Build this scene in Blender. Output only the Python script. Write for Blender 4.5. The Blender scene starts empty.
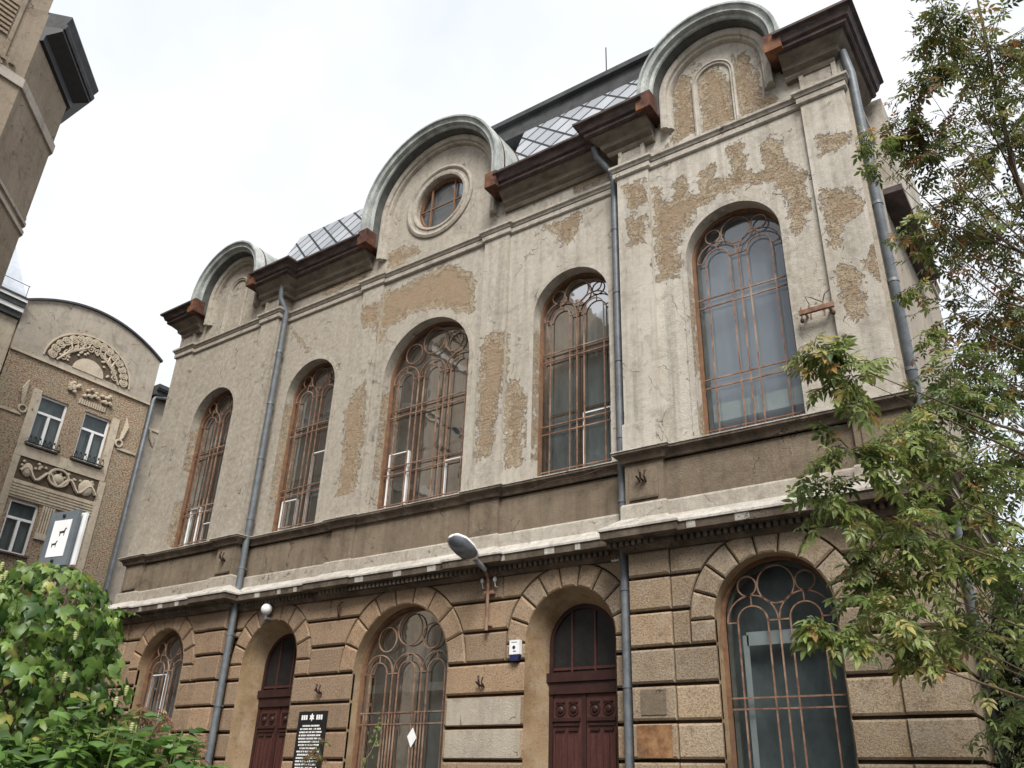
import bpy, math, random
import numpy as np
from math import sin, cos, pi, radians
from mathutils import Vector, Matrix
from mathutils.geometry import delaunay_2d_cdt
random.seed(11); rng = np.random.default_rng(5)
S = bpy.context.scene
COL = S.collection
Z0 = 7.8                                   # height of the upper window sills above the ground

# ------------------------------------------------------------------ helpers
class MB:
    def __init__(s): s.v=[]; s.f=[]; s.peel=None
    def add(s, vs, fs):
        o=len(s.v); s.v+= [tuple(map(float,p)) for p in vs]; s.f+= [tuple(i+o for i in f) for f in fs]
    def quad(s,a,b,c,d): s.add([a,b,c,d],[(0,1,2,3)])
    def box(s,x0,x1,y0,y1,z0,z1):
        s.add([(x0,y0,z0),(x1,y0,z0),(x1,y1,z0),(x0,y1,z0),(x0,y0,z1),(x1,y0,z1),(x1,y1,z1),(x0,y1,z1)],
              [(3,2,1,0),(4,5,6,7),(0,1,5,4),(1,2,6,5),(2,3,7,6),(3,0,4,7)])
    def obox(s,c,ax,ay,az,hx,hy,hz):        # oriented box: centre, three unit axes, half sizes
        c=Vector(c); X=Vector(ax).normalized()*hx; Y=Vector(ay).normalized()*hy; Zv=Vector(az).normalized()*hz
        s.add([c-X-Y-Zv,c+X-Y-Zv,c+X+Y-Zv,c-X+Y-Zv,c-X-Y+Zv,c+X-Y+Zv,c+X+Y+Zv,c-X+Y+Zv],
              [(3,2,1,0),(4,5,6,7),(0,1,5,4),(1,2,6,5),(2,3,7,6),(3,0,4,7)])
    def tube(s,pts,r,n=6,closed=False,caps=True):
        pts=[Vector(p) for p in pts]; m=len(pts); rs=r if isinstance(r,(list,tuple)) else [r]*m
        o=len(s.v); prev=None
        for i,p in enumerate(pts):
            if closed: t=pts[(i+1)%m]-pts[i-1]
            else: t=pts[min(i+1,m-1)]-pts[max(i-1,0)]
            t.normalize()
            a=prev if prev is not None else (Vector((0,0,1)) if abs(t.z)<.9 else Vector((1,0,0)))
            u=a-t*a.dot(t); u.normalize(); w=t.cross(u); prev=u
            for k in range(n):
                an=2*pi*(k+.5)/n; s.v.append(tuple(p+(u*cos(an)+w*sin(an))*rs[i]))
        for i in range(m if closed else m-1):
            j=(i+1)%m
            for k in range(n):
                k2=(k+1)%n; s.f.append((o+i*n+k,o+i*n+k2,o+j*n+k2,o+j*n+k))
        if caps and not closed:
            s.f.append(tuple(o+k for k in range(n))[::-1]); s.f.append(tuple(o+(m-1)*n+k for k in range(n)))
    def ball(s,c,rx,ry=None,rz=None,nu=8,nv=6):
        ry=rx if ry is None else ry; rz=rx if rz is None else rz
        o=len(s.v); c=Vector(c)
        for j in range(nv+1):
            th=pi*j/nv
            for i in range(nu):
                ph=2*pi*i/nu; s.v.append((c.x+rx*sin(th)*cos(ph),c.y+ry*sin(th)*sin(ph),c.z+rz*cos(th)))
        for j in range(nv):
            for i in range(nu):
                i2=(i+1)%nu; s.f.append((o+j*nu+i,o+(j+1)*nu+i,o+(j+1)*nu+i2,o+j*nu+i2))
    def poly_prism(s,pts,y0,y1):            # (x,z) outline extruded along y
        n=len(pts); s.add([(x,y0,z) for x,z in pts]+[(x,y1,z) for x,z in pts],
            [tuple(range(n)),tuple(range(2*n-1,n-1,-1))]+[(i,n+i,n+(i+1)%n,(i+1)%n) for i in range(n)])

WLOC={}
def build(name, mb, mat, parent=None, smooth=False, colors=None, peel=False, loc=None):
    off=np.array(loc if loc is not None else (WLOC.get(parent.name,(0,0,0)) if parent else (0,0,0)),float)
    me=bpy.data.meshes.new(name); v=np.array(mb.v,float)-off
    me.from_pydata(v.tolist(),[],mb.f); me.update()
    if smooth:
        me.polygons.foreach_set('use_smooth',[True]*len(me.polygons))
        if smooth!='all': me.set_sharp_from_angle(angle=radians(38))
    if colors is not None:
        a=me.color_attributes.new('tint','FLOAT_COLOR','POINT'); a.data.foreach_set('color',np.asarray(colors,np.float32).ravel())
    if peel:
        a=me.attributes.new('peel','FLOAT','POINT'); a.data.foreach_set('value',peel_sdf(np.array(mb.v)[:,[0,2]]-np.array([0,Z0])).astype(np.float32))
    me.materials.append(mat)
    o=bpy.data.objects.new(name,me); COL.objects.link(o)
    if parent is not None: o.parent=parent; WLOC[o.name]=WLOC.get(parent.name,(0,0,0))
    else: o.location=off.tolist(); WLOC[o.name]=tuple(off)
    return o
def thing(name,label,cat,loc=(0,0,0),group=None):
    o=bpy.data.objects.new(name,None); COL.objects.link(o); o.location=loc; WLOC[o.name]=tuple(loc)
    o.empty_display_size=.3
    return tag(o,label,cat,group)
def tag(o,label,cat,group=None):
    o['label']=label; o['category']=cat
    if group: o['group']=group
    return o
def structure(o): o['kind']='structure'; return o
def arc(cx,cz,r,a0,a1,n): return [(cx+r*cos(a0+(a1-a0)*i/n),cz+r*sin(a0+(a1-a0)*i/n)) for i in range(n+1)]
def arch(cx,w,z0,zs,n=28): return [(cx-w,z0)]+[(x,z) for x,z in arc(cx,zs,w,pi,0,n)]+[(cx+w,z0)]   # w = half width
def inpoly(P,poly):
    x,y=P[:,0],P[:,1]; c=np.zeros(len(P),bool); n=len(poly)
    for i in range(n):
        x0,y0=poly[i]; x1,y1=poly[i-1]
        m=((y0>y)!=(y1>y)); 
        with np.errstate(divide='ignore',invalid='ignore'): t=(x1-x0)*(y-y0)/(y1-y0+1e-12)+x0
        c^= m&(x<t)
    return c
def segdist(P,poly,closed=True):
    d=np.full(len(P),1e9); n=len(poly)
    for i in range(n if closed else n-1):
        a=np.array(poly[i]); b=np.array(poly[(i+1)%n]); ab=b-a
        t=np.clip(((P-a)@ab)/max(ab@ab,1e-12),0,1); d=np.minimum(d,np.hypot(*(P-a-t[:,None]*ab).T))
    return d
def sub(poly,res):
    out=[]; n=len(poly)
    for i in range(n):
        a=np.array(poly[i],float); b=np.array(poly[(i+1)%n],float); k=max(1,int(np.hypot(*(b-a))/res))
        out+=[tuple(a+(b-a)*j/k) for j in range(k)]
    return out
def panel(mb,outline,holes,y,res=.12,jit=.0):
    """flat wall sheet in the x-z plane with holes, facing -y"""
    loops=[sub(outline,res)]+[sub(h,res) for h in holes]
    vs=[];es=[]
    for L in loops:
        o=len(vs); vs+=L; es+=[(o+i,o+(i+1)%len(L)) for i in range(len(L))]
    A=np.array(outline); g=np.stack(np.meshgrid(np.arange(A[:,0].min()+res*.5,A[:,0].max(),res),np.arange(A[:,1].min()+res*.5,A[:,1].max(),res)),-1).reshape(-1,2)
    k=inpoly(g,outline)&(segdist(g,outline)>res*.4)
    for h in holes: k&=~inpoly(g,h)&(segdist(g,h)>res*.4)
    g=g[k]; vs=[Vector(v) for v in vs]+[Vector(v) for v in g]
    r=delaunay_2d_cdt(vs,es,[],0,1e-6)
    V=np.array([tuple(v) for v in r[0]]); F=[f for f in r[2]]
    C=np.array([V[list(f)].mean(0) for f in F]); k=inpoly(C,outline)
    for h in holes: k&=~inpoly(C,h)
    mb.add([(x,y,z+Z0) for x,z in V],[f for f,q in zip(F,k) if q])
def strip(mb,path,y0,y1,path2=None,closed=False):
    p2=path2 or path; n=len(path)
    mb.add([(x,y0,z+Z0) for x,z in path]+[(x,y1,z+Z0) for x,z in p2],[(i,(i+1)%n,n+(i+1)%n,n+i) for i in range(n if closed else n-1)])
def sweep(mb,profile,path):
    """profile [(out,z)] swept along a plan path [(x,y)], offset to its right, mitred"""
    P=[np.array(p,float) for p in path]; n=len(P); N=[]
    for i in range(n-1):
        d=P[i+1]-P[i]; d/=np.hypot(*d); N.append(np.array([d[1],-d[0]]))
    rows=[]
    for i in range(n):
        if i==0: m=N[0]
        elif i==n-1: m=N[-1]
        else: m=(N[i-1]+N[i])/(1+N[i-1]@N[i])
        rows.append([(P[i][0]+m[0]*o,P[i][1]+m[1]*o,z+Z0) for o,z in profile])
    k=len(profile); o=len(mb.v)
    for r in rows: mb.v+=r
    for i in range(n-1):
        for j in range(k-1): mb.f.append((o+i*k+j,o+i*k+j+1,o+(i+1)*k+j+1,o+(i+1)*k+j))
    mb.f.append(tuple(o+j for j in range(k))); mb.f.append(tuple(o+(n-1)*k+j for j in range(k))[::-1])
def arcsweep(mb,profile,cx,cz,leg,n=36,a0=0,a1=pi,closed=False):
    """profile [(r,y)] swept over an arch with straight legs of the given length"""
    st=[]
    if leg: st.append((1,0,-leg))
    for i in range(n+(0 if closed else 1)):
        a=a0+(a1-a0)*i/n; st.append((cos(a),sin(a),0))
    if leg: st.append((-1,0,-leg))
    k=len(profile); o=len(mb.v)
    for c,s_,dz in st: mb.v+=[(cx+c*r,y,cz+s_*r+dz+Z0) for r,y in profile]
    m=len(st)
    for i in range(m if closed else m-1):
        i2=(i+1)%m
        for j in range(k-1): mb.f.append((o+i*k+j,o+i*k+j+1,o+i2*k+j+1,o+i2*k+j))
    if not closed:
        mb.f.append(tuple(o+j for j in range(k))); mb.f.append(tuple(o+(m-1)*k+j for j in range(k))[::-1])

# ------------------------------------------------------------------ where the plaster has fallen off (x, z above sill)
PEEL=[
[(6.66,6.24),(6.83,6.12),(6.85,5.75),(7.09,5.68),(7.14,6.19),(7.33,6.27),(7.52,6.1),(7.49,5.63),(7.73,5.6),(7.8,6.13),(8.08,6.24),(8.14,6.1),(8.08,5.84),(8.46,5.7),(8.54,5.9),(8.36,6.43),(8.41,6.61),(8.86,6.51),(8.79,5.79),(8.89,5.58),(9.18,5.61),(9.1,6.11),(9.12,6.26),(9.47,6.36),(9.57,5.65),(9.67,5.48),(10.04,5.12),(10.02,4.98),(9.85,5.02),(9.98,4.18),(9.8,4.15),(9.76,3.81),(9.59,3.81),(9.47,4.21),(9.54,4.8),(9.2,4.95),(9.35,5.22),(8.74,5.31),(8.11,5.36),(7.5,5.11),(7.51,4.8),(7.21,4.81),(7.14,3.68),(6.64,3.71),(6.65,5.39)],
[(5.91,6.56),(6.54,6.48),(6.51,5.91),(6.17,5.53),(6.04,6.07)],
[(6.02,5.55),(6.46,5.45),(6.43,4.79),(6.07,4.77)],
[(10.28,5.83),(10.85,5.69),(10.88,5.38),(10.26,5.28)],
[(10.17,4.56),(10.87,4.17),(10.89,3.79),(10.46,3.53),(10.35,3.11),(10.19,3.08),(10.16,4.07)],
[(10.21,2.65),(10.41,2.8),(10.56,2.46),(10.95,3.01),(11.05,2.84),(10.94,2.14),(10.71,2.41),(10.57,2.14),(10.62,1.64),(10.42,1.5),(10.29,1.63),(10.21,2.14)],
[(7.94,9.1),(8.43,8.95),(8.64,8.23),(8.65,7.15),(7.94,7.22)],
[(8.78,9.05),(9.11,8.94),(9.25,8.24),(9.32,7.67),(9.66,7.27),(9.45,7.14),(8.81,7.19),(8.75,7.91)],
[(7.31,9.0),(7.58,9.17),(7.79,9.0),(7.81,7.29),(7.02,7.25),(7.26,7.65)],
[(1.86,3.9),(2.56,3.89),(2.64,3.0),(2.38,1.48),(2.33,0.85),(1.85,0.66),(1.82,2.44)],
[(2.67,2.49),(2.92,2.54),(3.14,2.0),(3.07,0.39),(2.68,0.32),(2.57,1.92)],
[(-1.8,6.5),(-0.93,6.49),(-0.2,6.61),(0.61,6.6),(1.44,5.92),(1.52,4.84),(1.04,4.91),(0.33,5.32),(-0.7,5.47),(-1.41,5.24),(-1.8,4.89),(-1.88,5.85)],
[(-2.78,3.12),(-2.03,3.85),(-1.81,2.06),(-1.95,0.66),(-1.85,0.03),(-2.66,0.01),(-2.6,1.41)],
[(3.41,6.57),(4.68,6.67),(4.59,6.26),(4.35,5.84),(4.02,5.8),(3.93,6.27)],
[(4.43,7.59),(5.26,7.66),(5.29,7.28),(4.43,7.31)],
[(-1.85,7.85),(-0.61,7.67),(-0.58,7.36),(-1.71,7.24)],
[(-4.48,7.76),(-2.67,7.76),(-2.6,7.33),(-4.38,7.24)],
[(-1.82,7.85),(-1.15,7.88),(-1.07,7.23),(-1.74,7.25)],
[(-2.6,6.25),(-1.83,6.21),(-1.7,5.31),(-2.49,5.56)],
[(-5.72,6.61),(-4.53,5.45),(-4.73,5.4),(-5.5,6.31)],
]
for c_,w_,rs in ((8.32,.99,((.05,.75),(1.3,3.5))),(-8.32,.99,((.2,1.5),(2.5,3.9))),(-4.32,1.,((.9,3.9),)),(4.32,1.,((.55,3.7),)),(0,1.43,((.95,3.3),))):
    for a_,b_ in rs: PEEL.append([(c_-w_-.05,a_),(c_-w_+.2,a_),(c_-w_+.2,b_),(c_-w_-.05,b_)])
def peel_sdf(P):
    d=np.full(len(P),-.5)
    for q in PEEL:
        A=np.array(q); lo=A.min(0)-.5; hi=A.max(0)+.5; m=np.all((P>lo)&(P<hi),1)
        if not m.any(): continue
        s=segdist(P[m],q)*np.where(inpoly(P[m],q),1,-1); d[m]=np.maximum(d[m],s)
    return np.clip(d,-.5,.3)

# ------------------------------------------------------------------ materials
def ring(mb,out,inn,y0,y1):
    n=len(out); mb.add([(x,y0,z+Z0) for x,z in out]+[(x,y0,z+Z0) for x,z in inn]+[(x,y1,z+Z0) for x,z in out]+[(x,y1,z+Z0) for x,z in inn],
        [(i,i+1,n+i+1,n+i) for i in range(n-1)]+[(n+i,n+i+1,3*n+i+1,3*n+i) for i in range(n-1)]+[(2*n+i,i,i+1,2*n+i+1)[::1] for i in range(n-1)])

class NT:
    def __init__(s,name):
        s.m=bpy.data.materials.new(name); s.m.use_nodes=True; s.t=s.m.node_tree; s.t.nodes.clear()
        s.out=s.n('ShaderNodeOutputMaterial'); s.b=s.n('ShaderNodeBsdfPrincipled'); s.l(s.b.outputs[0],s.out.inputs['Surface'])
        s.co=s.n('ShaderNodeTexCoord').outputs['Object']
    def n(s,t,**k):
        x=s.t.nodes.new(t)
        for a,b in k.items(): setattr(x,a,b)
        return x
    def l(s,a,b): s.t.links.new(a,b)
    def set(s,sock,v):
        if isinstance(v,bpy.types.NodeSocket): s.l(v,sock)
        elif isinstance(v,(tuple,list)) and len(v)==3 and sock.type=='RGBA': sock.default_value=(*v,1)
        else: sock.default_value=v
    def noise(s,scale,detail=4,rough=.55,stretch=None,dist=0,loc=(0,0,0)):
        x=s.n('ShaderNodeTexNoise'); x.inputs['Scale'].default_value=scale; x.inputs['Detail'].default_value=detail
        x.inputs['Roughness'].default_value=rough; x.inputs['Distortion'].default_value=dist
        mp=s.n('ShaderNodeMapping'); mp.inputs['Scale'].default_value=stretch or (1,1,1); mp.inputs['Location'].default_value=loc
        s.l(s.co,mp.inputs[0]); s.l(mp.outputs[0],x.inputs['Vector']); return x.outputs['Fac']
    def ramp(s,v,a,b,lo=0.,hi=1.,smooth=False):
        x=s.n('ShaderNodeMapRange'); x.interpolation_type='SMOOTHSTEP' if smooth else 'LINEAR'
        for i,q in enumerate((v,a,b,lo,hi)): s.set(x.inputs[i],q)
        return x.outputs[0]
    def math(s,op,a,b=0.):
        x=s.n('ShaderNodeMath',operation=op); s.set(x.inputs[0],a); s.set(x.inputs[1],b); return x.outputs[0]
    def mix(s,f,a,b,mode='MIX'):
        x=s.n('ShaderNodeMix',data_type='RGBA',blend_type=mode); s.set(x.inputs[0],f); s.set(x.inputs[6],a); s.set(x.inputs[7],b); return x.outputs[2]
    def bump(s,h,d=.02,st=1.,prev=None):
        x=s.n('ShaderNodeBump'); s.set(x.inputs['Height'],h); x.inputs['Distance'].default_value=d; x.inputs['Strength'].default_value=st
        if prev is not None: s.l(prev,x.inputs['Normal'])
        return x.outputs[0]
    def attr(s,n,o='Fac'):
        x=s.n('ShaderNodeAttribute'); x.attribute_name=n; return x.outputs[o]
    def fin(s,col,rough=.9,normal=None,metal=0.,spec=.3):
        s.set(s.b.inputs['Base Color'],col); s.set(s.b.inputs['Roughness'],rough); s.set(s.b.inputs['Metallic'],metal)
        s.set(s.b.inputs['Specular IOR Level'],spec)
        if normal is not None: s.l(normal,s.b.inputs['Normal'])
        return s.m

def plaster(name,base,dark,warm,ochre=True,streak=.55,grain=.35,tone=0.):
    t=NT(name)
    big=t.noise(.55,8,.62); mid=t.noise(2.3,6,.65,loc=(3,1,7)); run=t.noise(1,6,.65,(3.6,3.6,.14)); fine=t.noise(45,4,.7); dots=t.noise(9,3,.6,loc=(5,5,5))
    c=t.mix(t.ramp(big,.38,.64),base,dark)
    c=t.mix(t.ramp(mid,.45,.72,0,.6),c,warm)
    c=t.mix(t.ramp(run,.46,.70,0,streak),c,tuple(x*.62 for x in dark))
    if tone:                                  # darker towards the far end: local shade put into the colour
        sx=t.n('ShaderNodeSeparateXYZ'); t.l(t.co,sx.inputs[0])
        c=t.mix(t.ramp(t.math('ADD',sx.outputs[0],t.math('MULTIPLY',t.math('SUBTRACT',big,.5),9.)),8.,-8.,0,tone,True),c,(base[0]*.52,base[1]*.475,base[2]*.42))
    c=t.mix(t.ramp(dots,.3,.7,0,.35),c,tuple(min(1,x*1.25) for x in base))
    c=t.mix(t.ramp(fine,.35,.72,0,grain),c,tuple(x*.5 for x in dark))
    blot=t.noise(1.7,9,.72,loc=(11,4,6),dist=.8); c=t.mix(t.ramp(blot,.53,.68,0,.68),c,tuple(x*.60 for x in dark)); c=t.mix(t.ramp(blot,.40,.28,0,.35),c,tuple(min(1,x*1.22) for x in base))
    h=t.math('MULTIPLY',fine,.35)
    vo=t.n('ShaderNodeTexVoronoi'); vo.feature='DISTANCE_TO_EDGE'; vo.inputs['Scale'].default_value=.85
    dn=t.n('ShaderNodeTexNoise'); dn.inputs['Scale'].default_value=2.5; dn.inputs['Detail'].default_value=6; t.l(t.co,dn.inputs['Vector'])
    va=t.n('ShaderNodeVectorMath',operation='SCALE'); va.inputs['Scale'].default_value=.9; t.l(dn.outputs['Color'],va.inputs[0]); vb=t.n('ShaderNodeVectorMath',operation='ADD'); t.l(t.co,vb.inputs[0]); t.l(va.outputs[0],vb.inputs[1]); t.l(vb.outputs[0],vo.inputs['Vector'])
    ck=t.math('MULTIPLY',t.ramp(vo.outputs['Distance'],.010,.003,0,1),t.ramp(mid,.52,.60,0,1)); c=t.mix(t.math('MULTIPLY',ck,.75),c,tuple(x*.3 for x in dark)); h=t.math('SUBTRACT',h,t.math('MULTIPLY',ck,.5))
    if ochre:
        pe=t.attr('peel'); e=t.math('SUBTRACT',t.noise(5.5,7,.68,dist=.6),.5); e=t.math('ADD',t.math('MULTIPLY',e,.72),t.math('MULTIPLY',t.math('SUBTRACT',t.noise(19,4,.7,loc=(8,8,1)),.5),.16))
        f=t.math('ADD',pe,e)
        # small flakes anywhere
        fl=t.ramp(t.noise(1.15,9,.62,loc=(1,8,2)),.69,.73,-.5,.05); f=t.math('MAXIMUM',f,fl)
        k=t.ramp(f,-.012,.018,0,1)
        pc=t.noise(6,6,.7,loc=(9,2,4)); pf=t.noise(28,5,.75,loc=(2,2,4)); ph=t.noise(3,4,.6,(1,1,5))
        o=t.mix(t.ramp(pc,.35,.65),(.44,.345,.23),(.58,.48,.35)); o=t.mix(t.ramp(ph,.54,.70,0,.7),o,(.30,.19,.12)); o=t.mix(t.ramp(pf,.49,.66,0,.9),o,(.12,.082,.05)); o=t.mix(t.ramp(t.noise(3.2,8,.75,loc=(6,1,9)),.58,.66,0,.8),o,(.58,.50,.39))
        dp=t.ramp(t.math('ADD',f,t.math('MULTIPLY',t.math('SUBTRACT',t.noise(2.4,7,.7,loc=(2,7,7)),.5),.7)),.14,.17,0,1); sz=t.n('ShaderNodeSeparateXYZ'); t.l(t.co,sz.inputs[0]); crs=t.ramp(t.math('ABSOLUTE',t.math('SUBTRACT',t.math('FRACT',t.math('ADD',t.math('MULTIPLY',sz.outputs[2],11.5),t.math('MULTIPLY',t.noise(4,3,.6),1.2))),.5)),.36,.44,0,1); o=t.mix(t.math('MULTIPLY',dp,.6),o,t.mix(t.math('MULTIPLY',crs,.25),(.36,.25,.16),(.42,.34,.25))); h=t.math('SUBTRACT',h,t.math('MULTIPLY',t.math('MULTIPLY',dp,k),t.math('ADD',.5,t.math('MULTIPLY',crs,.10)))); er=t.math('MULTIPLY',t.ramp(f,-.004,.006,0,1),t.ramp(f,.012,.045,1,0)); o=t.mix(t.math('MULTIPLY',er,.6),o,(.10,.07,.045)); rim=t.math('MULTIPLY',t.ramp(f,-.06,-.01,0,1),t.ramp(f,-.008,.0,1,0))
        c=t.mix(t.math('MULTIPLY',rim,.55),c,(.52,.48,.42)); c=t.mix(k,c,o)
        h=t.math('ADD',h,t.math('MULTIPLY',k,-1.)); h=t.math('ADD',h,t.math('MULTIPLY',t.math('MULTIPLY',pf,k),1.3))
    n=t.bump(h,.055,1.)
    n=t.bump(mid,.05,.35,n)
    return t.fin(c,.93,n,spec=.15)
def stone(name,a,b,c3,grain=1.,tone=.0,tint=False):
    t=NT(name)
    big=t.noise(.8,6,.6); f=t.noise(26,5,.8); f2=t.noise(60,2,.7,loc=(4,4,4)); run=t.noise(1,5,.6,(2.2,2.2,.2)); m=t.noise(2.2,5,.6,loc=(7,3,1))
    c=t.mix(t.ramp(big,.36,.64),a,b); c=t.mix(t.ramp(m,.45,.7,0,.7),c,c3)
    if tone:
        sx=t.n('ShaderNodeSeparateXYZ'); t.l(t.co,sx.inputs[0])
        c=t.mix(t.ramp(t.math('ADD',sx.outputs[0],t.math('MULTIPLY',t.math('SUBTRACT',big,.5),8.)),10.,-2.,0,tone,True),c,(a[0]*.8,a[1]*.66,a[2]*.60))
    c=t.mix(t.ramp(run,.52,.75,0,.6),c,tuple(x*.45 for x in a))
    c=t.mix(t.ramp(f,.48,.64,0,.62*grain),c,tuple(x*.25 for x in b)); c=t.mix(t.ramp(t.noise(3.4,8,.75,loc=(1,9,2)),.55,.68,0,.55),c,tuple(x*.42 for x in b)); c=t.mix(t.ramp(f2,.55,.75,0,.55*grain),c,tuple(min(.8,x*1.9) for x in a))
    if tint: c=t.mix(1.,c,t.attr('tint','Color'),'MULTIPLY')
    n=t.bump(f,.035,.9*grain); n=t.bump(f2,.012,.7*grain,n)
    return t.fin(c,.95,n,spec=.1)
def simple(name,a,b,rough=.6,metal=0.,scale=6,bump=.0,stretch=None,spec=.3,grain=0.):
    t=NT(name); f=t.noise(scale,6,.65,stretch); c=t.mix(t.ramp(f,.35,.65),a,b)
    if grain: c=t.mix(t.ramp(t.noise(scale*6,4,.7),.45,.7,0,grain),c,tuple(x*.4 for x in a))
    n=t.bump(f,.01,bump) if bump else None
    return t.fin(c,rough,n,metal,spec)

M={}
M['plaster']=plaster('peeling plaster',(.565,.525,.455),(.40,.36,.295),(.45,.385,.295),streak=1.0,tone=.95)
M['trim']=plaster('plaster trim',(.60,.56,.49),(.36,.315,.255),(.43,.36,.27),False,.7,.45,tone=.9)
M['frieze']=plaster('sooty plaster band',(.27,.215,.155),(.17,.13,.092),(.31,.255,.185),False,.8,.6)
M['white']=plaster('flaking whitewash ledge',(.70,.67,.61),(.52,.48,.42),(.60,.55,.46),False,.4,.3)
M['white']=plaster('flaking whitewash ledge',(.70,.67,.61),(.40,.36,.31),(.55,.49,.40),False,.7,.75)
M['cornice']=plaster('soot stained cornice',(.155,.12,.09),(.085,.065,.05),(.36,.30,.22),False,.85,.4)
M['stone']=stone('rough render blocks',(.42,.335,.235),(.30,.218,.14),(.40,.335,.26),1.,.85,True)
M['groove']=stone('block joints',(.085,.062,.042),(.06,.043,.03),(.075,.055,.04),.5)
M['reveal']=stone('smooth stained reveal',(.34,.24,.14),(.19,.12,.065),(.38,.30,.21),.4)
M['zinc']=simple('weathered zinc',(.46,.48,.45),(.20,.215,.20),.65,.1,3.2,.35,(1,1,.5),.3,.7)
M['eavemould']=simple('sooty eave plaster',(.20,.165,.125),(.10,.083,.065),.9,0,2.5,.3,(1,1,2.5))
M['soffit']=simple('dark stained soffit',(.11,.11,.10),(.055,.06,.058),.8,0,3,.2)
def copper():
    t=NT('rusty copper eave'); a=t.noise(3,6,.65,(1,1,3)); b=t.noise(9,5,.7,loc=(3,3,3))
    c=t.mix(t.ramp(a,.4,.62),(.040,.030,.028),(.095,.066,.058)); c=t.mix(t.ramp(b,.63,.74,0,.8),c,(.27,.10,.045)); c=t.mix(t.ramp(b,.25,.38,.6,0),c,(.03,.022,.022))
    return t.fin(c,.6,t.bump(b,.01,.3),.15)
M['copper']=copper()
def rust(name,a,b,c3):
    t=NT(name); n=t.noise(7,5,.7); n2=t.noise(1.6,4,.6,loc=(2,6,2))
    c=t.mix(t.ramp(n,.38,.62),a,b); c=t.mix(t.ramp(n2,.5,.68,0,.8),c,c3)
    return t.fin(c,.8,t.bump(n,.005,.4),.1)
M['flash']=rust('rusted flashing',(.045,.024,.02),(.125,.050,.028),(.27,.12,.055))
M['iron']=rust('rusty iron',(.13,.068,.045),(.27,.155,.10),(.38,.27,.195))
M['darkiron']=rust('dark iron',(.035,.022,.018),(.075,.04,.028),(.05,.04,.035))
M['framewood']=rust('weathered orange window wood',(.15,.075,.04),(.23,.125,.07),(.14,.09,.06))
M['rustplate']=rust('rust stained stone',(.16,.075,.035),(.30,.17,.08),(.06,.035,.025))
M['sash']=simple('grey painted sash',(.40,.38,.35),(.27,.24,.21),.6,0,3,.1)
M['brownsash']=simple('brown painted sash',(.13,.08,.05),(.20,.13,.085),.6,0,3,.1)
M['whitesash']=simple('white painted sash',(.84,.83,.81),(.72,.71,.68),.5,0,3,.1)
M['door']=simple('dark red door paint',(.052,.019,.016),(.088,.031,.025),.5,0,4,.3,(4,4,.6),.4,.5)
M['doordark']=simple('dark door wood',(.045,.018,.015),(.025,.012,.011),.5,0,4,.2)
M['pipe']=simple('blue grey zinc pipe',(.115,.128,.14),(.185,.198,.208),.5,.2,4,.1,None,.4,.3)
M['black']=simple('black',(.012,.012,.013),(.022,.021,.02),.4,0,5)
M['pole']=simple('grey metal',(.20,.20,.21),(.30,.30,.31),.45,.5,5)
M['lampwhite']=simple('white enamel',(.78,.78,.77),(.66,.66,.65),.35,0,4)
M['lampglass']=simple('grey lamp cover',(.16,.175,.20),(.10,.11,.13),.12,0,2.5,0,None,.6)
M['paper']=simple('white paper',(.80,.79,.77),(.70,.69,.68),.7,0,3)
M['signblue']=simple('blue grey board',(.135,.155,.17),(.10,.118,.13),.6,0,4,.1)
M['navy']=simple('navy plastic',(.012,.018,.06),(.02,.025,.08),.4)
M['porcelain']=simple('porcelain insulator',(.75,.74,.70),(.55,.54,.5),.25)
def glass(name,tint,refl):
    t=NT(name); t.t.nodes.remove(t.b)
    tr=t.n('ShaderNodeBsdfTransparent'); tr.inputs[0].default_value=(*tint,1); g=t.n('ShaderNodeBsdfGlossy'); g.inputs['Roughness'].default_value=.03
    w=t.noise(2.2,2,.5); t.l(t.bump(w,.006,.5),g.inputs['Normal'])
    fr=t.n('ShaderNodeFresnel'); fr.inputs['IOR'].default_value=1.5
    mx=t.n('ShaderNodeMixShader'); t.l(t.math('MULTIPLY',fr.outputs[0],refl),mx.inputs[0]); t.l(tr.outputs[0],mx.inputs[1]); t.l(g.outputs[0],mx.inputs[2])
    t.l(mx.outputs[0],t.out.inputs['Surface']); return t.m
M['glass']=glass('window glass',(.80,.83,.83),.6)
M['curtainsky']=simple('curtain tinted as sky reflection',(.78,.77,.83),(.66,.655,.73),.9,0,1.2,0,(3,1,.3))  # lilac sky reflection of the panes put into the backing's colour
M['interior']=simple('dim room',(.15,.17,.175),(.36,.39,.39),.9,0,1.1,0,(1,1,.5))
M['greyroom']=simple('grey room behind old panes',(.17,.19,.19),(.42,.45,.45),.9,0,.9,0,(1.6,1,.5))
M['curtain']=simple('drab curtain',(.40,.40,.385),(.25,.255,.25),.9,0,1.5,0,(4,1,.3))
M['tile']=simple('pale inner panel',(.78,.78,.77),(.66,.67,.67),.6,0,3)
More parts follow.
